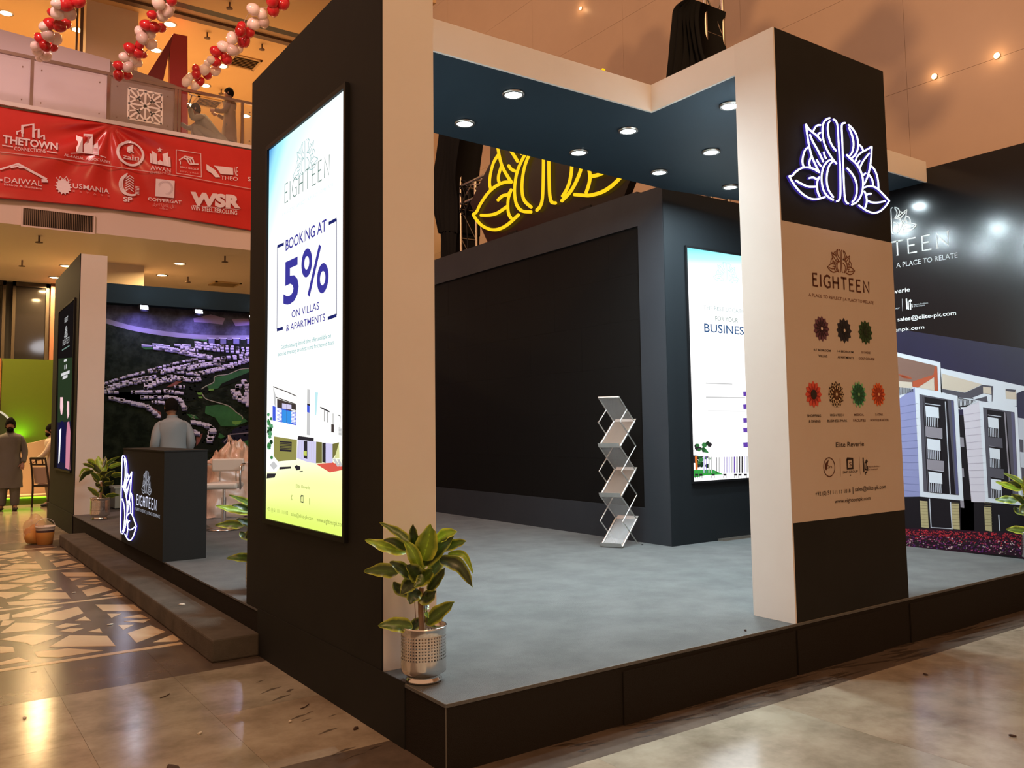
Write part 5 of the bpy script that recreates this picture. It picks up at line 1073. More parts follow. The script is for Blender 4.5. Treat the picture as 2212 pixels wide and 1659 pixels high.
for k in range(6): s_([(1155, 800+k*12), (1190, 805+k*12)], .014)
t_('SP', 1052, 925, 1130, 932, 885, .03)
cv.new('logo'); g([(1327, 737), (1485, 758), (1485, 900), (1327, 880)]); c = cv.uv(*N1((1410, 815))[0])
for r in (.11, .125, .14): cv.ring(c, r, .004, mat('logo_mauve', (.42, .30, .36, 1), .4), 3, 'logo')
t_('COPPERGAT', 1265, 915, 1548, 948, 888, .02); t_('شركة الكابلات', 1300, 958, 1505, 985, 930, 0, bp_); t_('CABLES', 1365, 988, 1440, 1000, 978, 0, bp_)
cv.textpx('WSR', N1((1620, 955))[0], N1((2055, 980))[0], N1((1620, 850))[0], bw, 2, .06, tilt=True, shear=-.0); t_('WIN STEEL REROLLING', 1628, 1000, 2025, 1042, 962, .01); cv.new('logo'); s_([(1640, 962), (2045, 998)], .008)
cv.flush(bn)
# railing: posts, handrail, glass panes
rl = thing('balcony_railing', 'steel balcony railing with glass panes above the red banner', 'railing', (4, 18.05, 7.7)); yr = 18.07
b = MB(); b.box((-12, yr-.03, 8.66), (9.9, yr+.03, 8.72)); b.build('handrail', rail_metal, rl)
pxs = [68, 234, 380, 388, 524]; px_x = [at_y(p, 200, yr).x for p in pxs]; posts = [px_x[0]-3.1, px_x[0]-1.55]+px_x[:2]+[px_x[2], px_x[3]]+[px_x[4], px_x[4]+1.5]
for x in posts: b = MB(); b.box((x-.028, yr-.025, 7.70), (x+.028, yr+.025, 8.66)); b.build('post', rail_metal, rl)
for x0, x1 in zip(posts, posts[1:]):
    if x1-x0 < .3: continue
    gp_ = simple('glass_pane', sky_glass, rl, ((x0+.05, yr-.004, 7.74), (x1-.05, yr+.004, 8.60)))
    for xx in (x0+.16, x1-.16):
        for zz in (7.84, 8.48): b = MB(); b.bar((xx, yr-.016, zz), (xx, yr+.012, zz), .013, seg=8); b.build('glass_clamp', rail_metal, gp_)
# pale partition with sloping top behind the railing, lattice on it
pt = thing('partition_panel', 'long pale lilac partition with sloping top behind the balcony glass', 'partition', (2, 19.3, 7.7)); yp = 19.1
b = MB(); b.prism([Vector((-12, yp, 7.70)), Vector((3.10, yp, 7.70)), Vector((3.10, yp, 9.42)), Vector((-.6, yp, 9.66)), Vector((-12, yp, 9.66))], (0, .10, 0)); b.build('panel', mat('lilac_panel', (.62, .56, .62, 1), .6), pt)
pt2 = thing('partition_panel', 'brownish end section of the partition carrying the white lattice', 'partition', (3.8, 19.3, 7.7))
b = MB(); b.prism([Vector((3.105, yp, 7.70)), Vector((4.46, yp, 7.70)), Vector((4.46, yp, 9.16)), Vector((3.105, yp, 9.38))], (0, .10, 0)); b.build('panel', mat('taupe_panel', (.22, .155, .12, 1), .6), pt2)
lat = thing('lattice_panel', 'square white fretwork panel of interlaced diamonds on the brownish partition', 'panel', (3.85, yp, 8.6)); lm = mat('lattice_white', (.80, .74, .66, 1), .6)
lx0, lx1, lz0, lz1 = at_y(278, 195, yp).x, at_y(350, 200, yp).x, at_y(278, 256, yp).z, at_y(278, 190, yp).z; b = MB()
def lb(u0, v0, u1, v1, w=.042):
    p = Vector((lx0+(lx1-lx0)*u0, yp-.012, lz0+(lz1-lz0)*v0)); q2 = Vector((lx0+(lx1-lx0)*u1, yp-.012, lz0+(lz1-lz0)*v1)); t = (q2-p).normalized(); n = Vector((-t.z, 0, t.x))*w/2
    b.prism([p+n, q2+n, q2-n, p-n], (0, .012, 0))
for e in ((0, 0, 1, 0), (1, 0, 1, 1), (1, 1, 0, 1), (0, 1, 0, 0), (.5, 0, .5, 1), (0, .5, 1, .5), (0, 0, 1, 1), (0, 1, 1, 0)): lb(*e)
for (a_, b_, c_, d_) in ((.5, 1, .72, .72), (.72, .72, 1, .5), (1, .5, .72, .28), (.72, .28, .5, 0), (.5, 0, .28, .28), (.28, .28, 0, .5), (0, .5, .28, .72), (.28, .72, .5, 1), (.25, 1, .35, .65), (.35, .65, 0, .75), (.75, 1, .65, .65), (.65, .65, 1, .75), (.25, 0, .35, .35), (.35, .35, 0, .25), (.75, 0, .65, .35), (.65, .35, 1, .25)): lb(a_, b_, c_, d_, .034)
b.build('fretwork', lm, lat)
# red slanted arch
ar = thing('red_arch', 'big dark red slanted arch sculpture standing behind the balcony railing', 'sculpture', (4.7, 19.8, 7.7)); ya = 19.32
def AP(px, py): return at_y(px, py, ya)
b = MB(); b.prism([AP(375, 72), AP(405, 78), AP(406, 300), AP(405, 340), AP(368, 335), AP(367, 105)], (0, .16, 0)); b.build('upright', red_paint, ar)
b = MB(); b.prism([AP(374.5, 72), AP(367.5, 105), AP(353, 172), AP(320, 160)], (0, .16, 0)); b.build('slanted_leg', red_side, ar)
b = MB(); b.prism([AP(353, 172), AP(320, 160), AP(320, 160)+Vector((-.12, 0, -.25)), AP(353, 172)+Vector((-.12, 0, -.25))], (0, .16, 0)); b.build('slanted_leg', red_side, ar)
b = MB(); b.box((5.05, 19.9, 7.62), (5.5, 20.3, 8.20)); tag(b.build('red_box'), 'low red box on the balcony floor behind the crouching man', 'box'); bpy.data.objects['red_box'].data.materials.clear(); bpy.data.objects['red_box'].data.materials.append(mat('red_box', (.40, .06, .02, 1), .6))
# balloon garlands
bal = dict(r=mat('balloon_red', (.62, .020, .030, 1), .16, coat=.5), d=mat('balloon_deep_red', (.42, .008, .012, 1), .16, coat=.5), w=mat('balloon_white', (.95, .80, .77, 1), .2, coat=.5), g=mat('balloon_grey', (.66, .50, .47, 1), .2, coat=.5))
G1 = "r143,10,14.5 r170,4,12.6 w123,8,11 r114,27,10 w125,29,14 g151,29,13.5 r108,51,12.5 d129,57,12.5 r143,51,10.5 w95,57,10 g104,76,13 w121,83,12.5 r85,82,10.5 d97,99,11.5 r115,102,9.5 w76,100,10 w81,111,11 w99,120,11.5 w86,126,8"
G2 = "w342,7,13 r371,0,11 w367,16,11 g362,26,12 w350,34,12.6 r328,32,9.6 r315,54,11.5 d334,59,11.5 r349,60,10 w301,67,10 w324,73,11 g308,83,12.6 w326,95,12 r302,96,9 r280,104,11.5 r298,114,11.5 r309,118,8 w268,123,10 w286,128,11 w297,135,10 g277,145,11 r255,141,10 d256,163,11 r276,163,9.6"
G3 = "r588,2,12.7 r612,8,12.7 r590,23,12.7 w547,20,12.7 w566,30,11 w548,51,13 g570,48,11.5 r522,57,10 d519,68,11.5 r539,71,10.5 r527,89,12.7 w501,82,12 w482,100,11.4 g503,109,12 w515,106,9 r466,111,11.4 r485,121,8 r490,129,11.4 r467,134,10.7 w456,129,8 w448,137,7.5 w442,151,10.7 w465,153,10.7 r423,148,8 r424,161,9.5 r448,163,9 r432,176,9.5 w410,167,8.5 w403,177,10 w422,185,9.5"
def balloon(b, c, r, m, ax):
    qt = Vector(ax).normalized().to_track_quat('Z', 'Y').to_matrix()
    b.ell(c, (r*.97, r*.97, r*1.1), m, 16, 10, rot=qt, fn=lambda p: Vector((p.x*(1-.10*p.z/r), p.y*(1-.10*p.z/r), p.z)))
    k = qt @ Vector((0, 0, -r*1.1)); b.bar(Vector(c)+k, Vector(c)+k*1.12, r*.05, m, 6, r*.12)
for gi, (G_, ymin, lab) in enumerate(((G1, 17.4, 'left garland of red and white balloons, hanging by the top left corner'), (G2, 17.4, 'middle garland of red and white balloons before the wide pillar'), (G3, 17.4, 'right garland of red and white balloons, sloping down to the red arch'))):
    L = [(a[0],)+tuple(map(float, a[1:].split(','))) for a in G_.split()]; ys = [l[2] for l in L]; t = None
    pts = []
    for c_, px, py, r_ in L:
        f = (max(ys)-py)/(max(ys)-min(ys)); y = 17.55-1.5*f+random.uniform(-.05, .05)
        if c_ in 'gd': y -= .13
        p = at_y(px, py, y); dep = (p-CAM).dot(CF); pts.append((p, r_*dep/FPX*1.06, c_))
    t = thing('balloon_garland', lab, 'balloons', pts[-1][0], 'balloon garlands')
    cen = sorted([p for p, r, c_ in pts], key=lambda p: -p.z)
    line = [cen[0]+Vector((.1, -.3, .6)), cen[0]]+cen[3:-3:4]+[cen[-1]]
    b = MB(); b.limb(line, .006, seg=5); b.build('string', mat('string', (.5, .4, .35, 1), .8), t)
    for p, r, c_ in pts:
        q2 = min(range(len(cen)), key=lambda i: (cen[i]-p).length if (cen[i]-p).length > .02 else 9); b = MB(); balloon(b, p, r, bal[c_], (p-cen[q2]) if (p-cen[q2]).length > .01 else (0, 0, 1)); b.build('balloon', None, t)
# more garlands hang over the hall, out of the picture; their shadows fall on the tall wall and on the banner
Lp = Vector((-5.0, -7.0, 11.5)); gk = 0
for grp, tt in (([(1337, 135), (1365, 150), (1405, 95), (1425, 120), (1412, 160)], .5), ([(1555, 20), (1600, 5), (1585, 60)], .5), ([(1840, 120), (1925, 95), (1960, 190), (1900, 60), (1990, 230)], .42), ([(1640, 90), (1610, 130)], .5)):
    c0 = None; t = None; cs = []
    for px, py in grp:
        T_ = at_x(px, py, 12.0); cs.append(Lp+(T_-Lp)*tt)
    t = thing('balloon_cluster', 'cluster of red balloons hanging high over the hall above the view', 'balloons', cs[0], 'high balloon clusters')
    b = MB(); b.limb([sum(cs, Vector())/len(cs), sum(cs, Vector())/len(cs)+Vector((0, 0, 3.5))], .006, seg=5); b.build('string', mat('string', (.5, .4, .35, 1), .8), t)
    for c in cs: b = MB(); balloon(b, c, .15, bal['r'], (0, 0, 1)); b.build('balloon', None, t)

# ================================================================== GREEN STAND, CHAIRS, BUCKET, BAG
gs = thing('green_stand', 'lime green exhibition stand with white sloping counter wall and lit green edges', 'stand', (1, 21.6, 0))
white_lac = mat('cream_lacquer', (.62, .46, .28, 1), .5); gl_ = glow('green_led', (.30, 1.0, .02, 1), 2.6)
simple('back_panel', green_paint, gs, ((1.52, 21.95, .1), (3.2, 22.05, 3.2)), ); simple('orange_post', mat('orange_post', (.45, .16, .05, 1), .6), gs, ((1.38, 21.9, .1), (1.50, 22.1, 3.2))); simple('back_panel', green_paint, gs, ((-8, 21.95, .1), (1.36, 22.05, 3.2)))
def GP(px, py, y=21.5): return at_y(px, py, y)
edge = [(-120, 990), (-20, 975), (40, 961), (75, 955), (110, 946), (150, 934)]
top = [GP(x, y) for x, y in edge]; b = MB(); b.prism([Vector((top[0].x, 21.5, .18))]+[Vector((p.x, 21.5, p.z)) for p in top]+[Vector((top[-1].x, 21.5, .18))], (0, .12, 0)); b.build('counter_wall', white_lac, gs)
b = MB(); b.limb([Vector((p.x, 21.66, p.z-.02)) for p in top], .02, seg=6); b.build('edge_light', gl_, gs)
lamp('AREA', (1.9, 21.75, 1.45), 3, (.35, 1, .03), .25, aim=(1.9, 21.95, 2.4), parent=gs)
simple('stand_base', white_lac, gs, ((-8, 20.95, .17), (3.2, 22.1, .20))); simple('base_recess', green_paint, gs, ((-8, 21.05, 0), (3.2, 21.1, .17))); simple('base_light', gl_, gs, ((-8, 21.02, .135), (3.2, 21.045, .16)))
b = MB(); c = GP(-32, 935, 21.9); b.bar(c, c+Vector((0, -.05, 0)), .52, seg=40); b.build('round_panel', mat('round_dark', (.03, .035, .018, 1), .5), gs)
b = MB(); b.limb([c+Vector((.53*cos(a), -.05, .53*sin(a))) for a in [k*2*pi/40 for k in range(41)]], .022, seg=6, sub=1, caps=False); b.build('round_rim', glow('pale_rim', (1, .85, .6, 1), .7), gs)  # white rim, given a weak emission of its own
wood = mat('dark_wood', (.022, .010, .008, 1), .4); cush = mat('chair_cushion', (.38, .27, .23, 1), .8)
def chair(lab, x, y, rz):
    t = thing('dining_chair', lab, 'chair', (0, 0, 0), 'dark wooden chairs at the green stand')
    for sx in (-1, 1):
        b = MB(); b.limb([(sx*.20, -.21, 0), (sx*.20, -.20, .45), (sx*.19, -.245, .75), (sx*.185, -.30, 1.02)], [.020, .022, .020, .018], seg=6); b.build('leg', wood, t)
        b = MB(); b.limb([(sx*.20, .20, 0), (sx*.20, .19, .43)], [.017, .021], seg=6); b.build('leg', wood, t)
    b = MB(); b.box((-.21, -.21, .42), (.21, .22, .46)); b.build('seat_frame', wood, t)
    b = MB(); b.ell((0, 0, .475), (.205, .21, .03), seg=20, rings=8); b.build('cushion', cush, t)
    R = Matrix.Rotation(.2, 3, 'X')
    b = MB(); b.cbox((0, -.225, .66), (.30, .03, .34), rot=R); b.build('backrest', cush, t)
    b = MB(); b.cbox((0, -.295, 1.01), (.37, .03, .045), rot=R); b.cbox((0, -.268, .88), (.37, .03, .03), rot=R); b.cbox((-.06, -.28, .95), (.02, .02, .1), rot=R); b.cbox((.10, -.28, .95), (.02, .02, .1), rot=R); b.build('back_rail', wood, t)
    t.location = (x, y, 0); t.rotation_euler = (0, 0, rz); return t
p = at_z(88, 1098, 0); chair('dark wooden chair with pale cushion facing right beside the far column', p.x+.16, p.y+.3, math.radians(-50))
p = at_z(8, 1102, 0); chair('dark wooden chair at the left picture edge, its back to the right', p.x-.02, p.y, math.radians(78))
bk = thing('paint_bucket', 'small orange bucket with white rim and wire handle at the far end of the step', 'bucket', (1.50, 13.35, 0)); p = Vector((1.50, 13.33, 0))
b = MB(); b.lathe([(0, .004), (.095, .004), (.115, .17)], p, seg=24); b.build('tub', mat('bucket_orange', (.62, .25, .05, 1), .5), bk)
b = MB(); b.lathe([(.113, .17), (.116, .20)], p, seg=24); b.build('label_band', mat('label_dark', (.06, .03, .03, 1), .5), bk)
b = MB(); b.lathe([(.116, .20), (.118, .235), (.126, .235), (.126, .25), (.11, .25), (.105, .21), (0, .21)], p, seg=24); b.build('rim', mat('bucket_white', (.62, .52, .42, 1), .5), bk)
b = MB(); b.limb([p+Vector((.12*cos(a), .02, .24+.11*sin(a))) for a in [k*pi/8 for k in range(9)]], .004, seg=5); b.build('handle', alu, bk)
bg_ = thing('plastic_bag', 'slumped transparent bag of orange stuff on the floor behind the bucket', 'bag', (1.40, 13.55, 0)); random.seed(9)
film = mat('bag_film', (.75, .45, .25, 1), .25, alpha=.35, spec=.7)
def crumple(c, r, amp, seed, top=1.0):
    rr = random.Random(seed); ph = [(rr.uniform(0, 6), rr.uniform(2, 6), rr.uniform(2, 6), rr.uniform(2, 6)) for _ in range(6)]
    def f(p):
        n = sum(sin(a+p.x/r[0]*k1+p.y/r[1]*k2+p.z/r[2]*k3) for a, k1, k2, k3 in ph)/3
        q2 = p*(1+amp*n); q2.z = max(q2.z, -r[2]*.93)
        if q2.z > 0: q2.z *= top
        return q2
    return f
b = MB(); c = Vector((1.385, 13.5, .125)); b.ell(c, (.12, .11, .13), mat('bag_stuff', (.62, .28, .06, 1), .7), 22, 14, fn=crumple(c, (.12, .11, .13), .14, 4)); b.build('contents', None, bg_)
b = MB(); c = Vector((1.40, 13.52, .16)); b.ell(c, (.15, .13, .172), film, 26, 18, fn=crumple(c, (.15, .13, .172), .10, 5, 1.35)); b.build('film', None, bg_)

def crinkle(o, st):
    tx = bpy.data.textures.get('crinkle') or bpy.data.textures.new('crinkle', 'VORONOI'); tx.noise_scale = .11; tx.distance_metric = 'DISTANCE'
    d = o.modifiers.new('crinkle', 'DISPLACE'); d.texture = tx; d.strength = st; d.mid_level = .5; d.texture_coords = 'GLOBAL'
    return o
# ================================================================== STOOL, WRAPPED FURNITURE, WHITE BOX
so = Vector((3.16, 10.75, ZP)); stl = thing('bar_stool', 'white padded bar stool with chrome pole and bent armrests, wrapped in film', 'stool', so); wl = mat('white_leather', (.58, .50, .42, 1), .35); Rz = Matrix.Rotation(math.radians(-30), 3, 'Z')
def SP(x, y, z): return so+Rz @ Vector((x, y, z))
b = MB(); b.lathe([(0, .004), (.20, .004), (.20, .012), (.05, .03), (.03, .05)], so, seg=28); b.build('base', chrome, stl)
b = MB(); b.bar(so+Vector((0, 0, .03)), so+Vector((0, 0, .40)), .03); b.bar(so+Vector((0, 0, .38)), so+Vector((0, 0, .50)), .019); b.build('pole', chrome, stl)
b = MB(); b.cbox(SP(0, 0, .545), (.40, .38, .075), rot=Rz); o = b.build('seat', wl, stl); m = o.modifiers.new('b', 'BEVEL'); m.width = .03; m.segments = 3
b = MB(); b.cbox(SP(0, .19, .79), (.40, .05, .16), rot=Rz); br_ = o = b.build('backrest', wl, stl); m = o.modifiers.new('b', 'BEVEL'); m.width = .022; m.segments = 3
for sx in (-1, 1): b = MB(); b.limb([SP(sx*.19, .02, .50), SP(sx*.225, -.12, .52), SP(sx*.23, -.17, .62), SP(sx*.23, -.15, .74), SP(sx*.225, -.08, .80), SP(sx*.21, .17, .80)], .013, seg=8); b.build('armrest', chrome, stl)
for sx in (-.1, .1): b = MB(); b.bar(SP(sx, .18, .58), SP(sx, .19, .72), .008); b.build('back_strut', chrome, br_)
filmc = mat('clear_film', (.82, .70, .62, 1), .22, alpha=.14, spec=.8)
b = MB(); c = so+Vector((0, .02, .30)); b.ell(c, (.28, .27, .30), filmc, 34, 24, fn=crumple(c, (.28, .27, .30), .05, 8)); crinkle(b.build('film', None, stl), .04)
wf = thing('wrapped_furniture', 'heap of furniture under crumpled plastic film behind the stool', 'covered furniture', (3.9, 12.9, ZP)); filmo = mat('milky_film', (.62, .42, .30, 1), .28, spec=.7, noise=((.50, .33, .23, 1), 7, .3, .7))
def tent(x, y):
    ex = max(0, abs(x)-.50)/.16; ey = max(0, abs(y)-.34)/.16; e = sqrt(ex*ex+ey*ey); h = .70*max(0, 1-e**1.5) if e < 1 else 0
    for (cx, cy, H, w_) in ((-.24, -.12, .36, .15), (-.05, -.14, .22, .13), (.27, -.2, .16, .14), (-.35, .1, .14, .12), (.40, .12, .12, .14), (.1, .15, .2, .15)):
        d = sqrt((x-cx)**2+(y-cy)**2); a = atan2(y-cy, x-cx); h += (H*math.exp(-d/w_)*(1+.25*sin(a*7+cx*40)))*(1 if e < .3 else max(0, 1-e))
    f = abs(sin(x*13+y*5+sin(y*11)*1.3))*.030+abs(sin(x*7-y*17+1+sin(x*9)))*.030+.012*abs(sin(x*41+y*23))
    return max(.0, h-f*(1 if h > .05 else .4)+.03)
b = MB(); nn = 72; vs = []
for j_ in range(nn+1):
    for i_ in range(nn+1):
        x = -.66+1.32*i_/nn; y = -.50+1.0*j_/nn; sk = .025*sin(tent(x, y)*22+x*9); vs.append((3.99+x+sk, 12.62+y+sk*.6, ZP+tent(x, y)))
b.add(vs, [(j_*(nn+1)+i_, j_*(nn+1)+i_+1, (j_+1)*(nn+1)+i_+1, (j_+1)*(nn+1)+i_) for j_ in range(nn) for i_ in range(nn)], filmo, True)
o = b.build('film', None, wf); md = o.modifiers.new('t', 'SOLIDIFY'); md.thickness = .003
wb = thing('white_box', 'small greenish white cabinet standing on the platform between plant and counter', 'cabinet', (2.9, 14.9, ZP)); gw = mat('grey_white', (.30, .33, .29, 1), .6)
simple('body', gw, wb, ((2.62, 14.72, ZP+.02), (3.05, 15.1, ZP+.33))); simple('lid', mat('grey_white2', (.42, .46, .42, 1), .5), wb, ((2.60, 14.70, ZP+.33), (3.07, 15.12, ZP+.36))); simple('plinth', black_plastic, wb, ((2.64, 14.74, ZP), (3.03, 15.08, ZP+.02)))
# litter on floor and step
for k, (px, py, z, sx, lab) in enumerate(((393, 1306, .15, .030, 'white scrap of paper lying on the dark carpeted step'), (238, 1349, 0, .028, 'white paper scrap on the inlaid floor, beside the dark band'), (160, 1280, 0, .02, 'small white scrap on the far inlay field'), (432, 1584, 0, .018, 'small pale chip on the near marble, right of the bright reflection'), (627, 1559, 0, .016, 'pale chip on marble near the black column'), (375, 1659, 0, .05, 'torn brown scrap at the bottom edge of the picture'), (357, 1504, 0, .03, 'thin dark twig on the near marble floor'), (659, 1527, 0, .03, 'dark twig on marble close to the black column'), (768, 1574, 0, .022, 'curled dry leaf on marble by the black column'), (1999, 1457, 0, .02, 'dark crumb on the marble below the right platform edge'), (2187, 1590, 0, .02, 'dark crumb at the lower right of the marble floor'), (53, 1551, 0, .02, 'grey chip on the dark floor band at left'), (1610, 1362, .30, .014, 'tiny dark thread curl on the grey carpet by the white column'))):
    p = at_z(px, py, z+.004); rr = random.Random(k); dark = any(s3 in lab[:18] for s3 in ('dark', 'brown', 'leaf', 'curled'))
    b = MB(); n = 7; a0 = rr.uniform(0, 3); pts = [p+Vector((sx*rr.uniform(.6, 1)*cos(2*pi*i/n)*cos(a0)-sx*.45*sin(2*pi*i/n)*sin(a0), sx*rr.uniform(.6, 1)*cos(2*pi*i/n)*sin(a0)+sx*.45*sin(2*pi*i/n)*cos(a0), .004*rr.random())) for i in range(n)]
    if 'twig' in lab: b.limb([p+Vector((-sx, -.4*sx, 0)), p, p+Vector((sx, .7*sx, .004))], .003, seg=5)
    else: b.add([v+Vector((0, 0, .003)) for v in pts]+[v-Vector((0, 0, .003)) for v in pts]+[p+Vector((0, 0, .008)), p-Vector((0, 0, .003))], [(i, (i+1) % n, 2*n) for i in range(n)]+[((i+1) % n+n, i+n, 2*n+1) for i in range(n)]+[(i+n, (i+1) % n+n, (i+1) % n, i) for i in range(n)])
    o = b.build('litter_scrap', mat('litter_dark', (.05, .025, .015, 1), .8) if dark else mat('litter_pale', (.66, .60, .50, 1), .7)); tag(o, lab, 'litter')
# ================================================================== PEOPLE
skin = mat('skin', (.26, .13, .075, 1), .55); hair_m = mat('black_hair', (.007, .006, .005, 1), .9, spec=.06, bump=.4, bscale=60); eye_m = mat('eye', (.02, .015, .012, 1), .2)
def head_geo(b, c, R, s=1.0):
    """ovoid head with jaw, brow, nose and ears; +y is where it faces"""
    def f(p):
        z = p.z/.125; 
        if z < -.2: p.x *= 1-.38*(-z-.2); p.y = p.y*(1-.18*(-z-.2))+.010*(-z)
        if p.y > 0 and -.15 < z < .25: p.y -= .006*cos((z-.05)*6)
        if p.y > 0 and abs(p.x) < .018: p.y += .018*max(0, 1-abs(z+.12)/.26)*(1-abs(p.x)/.018)
        return p*s
    b.ell(c, (.077, .098, .125), skin, 24, 18, rot=R, fn=f)
    for sx in (-1, 1): b.ell(Vector(c)+R @ Vector((sx*.078*s, -.005, -.005)), (.012*s, .022*s, .034*s), skin, 10, 8, rot=R)
    b.ell(Vector(c)+R @ Vector((0, .093*s, -.068*s)), (.022*s, .008*s, .007*s), mat('lips', (.20, .075, .055, 1), .5), 10, 6, rot=R)
def hand_geo(b, wrist, dirv, palmn, s=1.0, curl=.5, thumb=1):
    d = Vector(dirv).normalized(); n = Vector(palmn); n = (n-d*n.dot(d)).normalized(); sd = d.cross(n); w = Vector(wrist)
    b.limb([w, w+d*.045*s, w+d*.085*s], [.024*s, .036*s, .038*s], skin, 10, flat=.42, side=sd)
    for k, (o, L) in enumerate(((-.027, .066), (-.009, .074), (.009, .070), (.026, .056))):
        p0 = w+d*.075*s+sd*o*s; p1 = p0+d*(L*.5*s)+n*curl*.010*s; p2 = p1+(d*(1-curl*.6)+n*curl).normalized()*L*.32*s; p3 = p2+(d*(1-curl)+n*curl*1.4).normalized()*L*.25*s
        b.limb([p0, p1, p2, p3], [.0095*s, .009*s, .008*s, .0065*s], skin, 7, sub=2)
    t0 = w+d*.025*s-sd*.026*s*thumb; b.limb([t0, t0+(d*.6-sd*thumb*.8).normalized()*.032*s, t0+(d*1.0-sd*thumb*.55+n*curl*.4).normalized()*.062*s], [.013*s, .011*s, .008*s], skin, 7, sub=2)
def skin_body(name, J, E, parent):
    me = bpy.data.meshes.new(name); keys = list(J); me.from_pydata([tuple(J[k][0]) for k in keys], [(keys.index(a), keys.index(c)) for a, c in E], [])
    o = bpy.data.objects.new(name, me); COL.objects.link(o)
    o.modifiers.new('s', 'SKIN'); 
    if not me.skin_vertices: pass
    for i, k in enumerate(keys):
        r = J[k][1]; sv = me.skin_vertices[0].data[i]; sv.radius = r if hasattr(r, '__len__') else (r, r); sv.use_root = (k == 'pelvis')
    sb = o.modifiers.new('u', 'SUBSURF'); sb.levels = 2; sb.render_levels = 2
    dg = bpy.context.evaluated_depsgraph_get(); m2 = bpy.data.meshes.new_from_object(o.evaluated_get(dg)); vs = [v.co.copy() for v in m2.vertices]; fs = [tuple(p.vertices) for p in m2.polygons]
    bpy.data.objects.remove(o); bpy.data.meshes.remove(m2); return vs, fs
def hair_cap(b, c, R, s=1, low=-.1, m=hair_m, seed=1):
    rr = random.Random(seed); vs = []; seg = 28; rings = 12
    for i in range(rings+1):
        for k in range(seg):
            ph = 2*pi*k/seg; front = max(0, sin(ph)); th = (pi*.5+ (.75-1.05*front)*.62)*i/rings
            r = 1.10+.05*rr.uniform(-1, 1)*(1 if i else 0); p = Vector((.079*r*sin(th)*cos(ph), .102*r*sin(th)*sin(ph)-.006, .130*r*cos(th)))
            vs.append(Vector(c)+R @ (p*s))
    b.add(vs, [(i*seg+k, (i+1)*seg+k, (i+1)*seg+(k+1) % seg, i*seg+(k+1) % seg) for i in range(rings) for k in range(seg)], m, True)
def V3(*a): return Vector(a)
def person(label, loc, rz, pose, shirt, trouser, shoe, scale=1.0, beard=False, kam=.55, head_tilt=0, head_turn=0, hands=True, cap=None):
    t = thing('person', label, 'person', (0, 0, 0)); J = pose['J']
    P = {k: Vector(v[0]) for k, v in J.items()}
    Jb = {k: (v[0], v[1]) for k, v in J.items()}
    E = [('pelvis', 'waist'), ('waist', 'chest'), ('chest', 'neck'), ('neck', 'skull'), ('chest', 'shL'), ('shL', 'elL'), ('elL', 'wrL'), ('chest', 'shR'), ('shR', 'elR'), ('elR', 'wrR'), ('pelvis', 'hpL'), ('hpL', 'knL'), ('knL', 'anL'), ('anL', 'toL'), ('pelvis', 'hpR'), ('hpR', 'knR'), ('knR', 'anR'), ('anR', 'toR')]
    vs, fs = skin_body('body', Jb, E, t); b = MB(); b.add(vs, fs, skin, True)
    R = Matrix.Rotation(head_turn, 3, 'Z') @ Matrix.Rotation(head_tilt, 3, 'X'); hc = P['skull']+R @ V3(0, .018, .055)
    head_geo(b, hc, R)
    for sd, th in (('L', 1), ('R', -1)):
        d = (P['wr'+sd]-P['el'+sd]); hand_geo(b, P['wr'+sd], d, pose.get('palm'+sd, V3(0, 1, .2)), 1.0, pose.get('curl', .5), th)
    bd_ = b.build('body', None, t)
    b = MB(); hair_cap(b, hc, R, seed=len(label)); b.build('hair', None, t)
    b = MB()
    for sx in (-1, 1): b.ell(hc+R @ V3(sx*.031, .083, .012), (.013, .008, .007), eye_m, 8, 6); b.cbox(hc+R @ V3(sx*.031, .090, .034), (.030, .010, .007), hair_m, rot=R)
    b.build('eyes', None, bd_)
    if beard:
        b = MB(); b.ell(hc+R @ V3(0, .050, -.088), (.062, .055, .055), hair_m, 16, 10, rot=R); b.cbox(hc+R @ V3(0, .098, -.052), (.05, .014, .012), hair_m, rot=R); b.build('beard', None, bd_)
    # clothes: long shirt, sleeves, loose trousers, shoes
    b = MB()
    hip = P['pelvis']; ch = P['chest']; nk = P['neck']; hem = pose.get('hem', hip+V3(0, 0, -kam)); side = pose.get('side', V3(1, 0, 0))
    b.limb([nk+(nk-ch)*.03, nk.lerp(ch, .22), nk.lerp(ch, .5), ch, P['waist'], hip]+pose.get('hempath', [hip.lerp(hem, .5), hem]), [.066, .150, .192, .198, .178, .196]+pose.get('hemr', [.215, .235]), shirt, 26, flat=.74, side=side, caps=False)
    for sd in 'LR': b.limb([P['sh'+sd].lerp(ch, .5), P['sh'+sd]+V3(0, 0, -.03), P['el'+sd], P['wr'+sd]+(P['el'+sd]-P['wr'+sd])*.12], [.056, .062, .058, .048], shirt, 14)
    b.limb([nk+V3(0, 0, -.03), nk+V3(0, .005, .035)], [.075, .068], shirt, 16, sub=1, caps=False)
    o = b.build('shirt', None, t); wv = o.modifiers.new('folds', 'DISPLACE'); tx = bpy.data.textures.get('folds') or bpy.data.textures.new('folds', 'CLOUDS'); tx.noise_scale = .16; wv.texture = tx; wv.strength = .035; wv.mid_level = .5
    b = MB()
    for sd in 'LR': b.limb([hip.lerp(P['hp'+sd], .6)+V3(0, 0, .02), P['hp'+sd], P['kn'+sd], P['an'+sd]+V3(0, 0, .03)], [.10, .105, .095, .070], trouser, 16)
    b.build('trousers', None, t)
    for sd in 'LR': b = MB(); b.limb([P['an'+sd]+V3(0, -.045, -.045), P['an'+sd].lerp(P['to'+sd], .5)+V3(0, 0, -.02), P['to'+sd]+V3(0, .02, -.005)], [.042, .048, .034], shoe, 10, flat=.75, side=V3(1, 0, 0)); b.build('shoe', None, t)
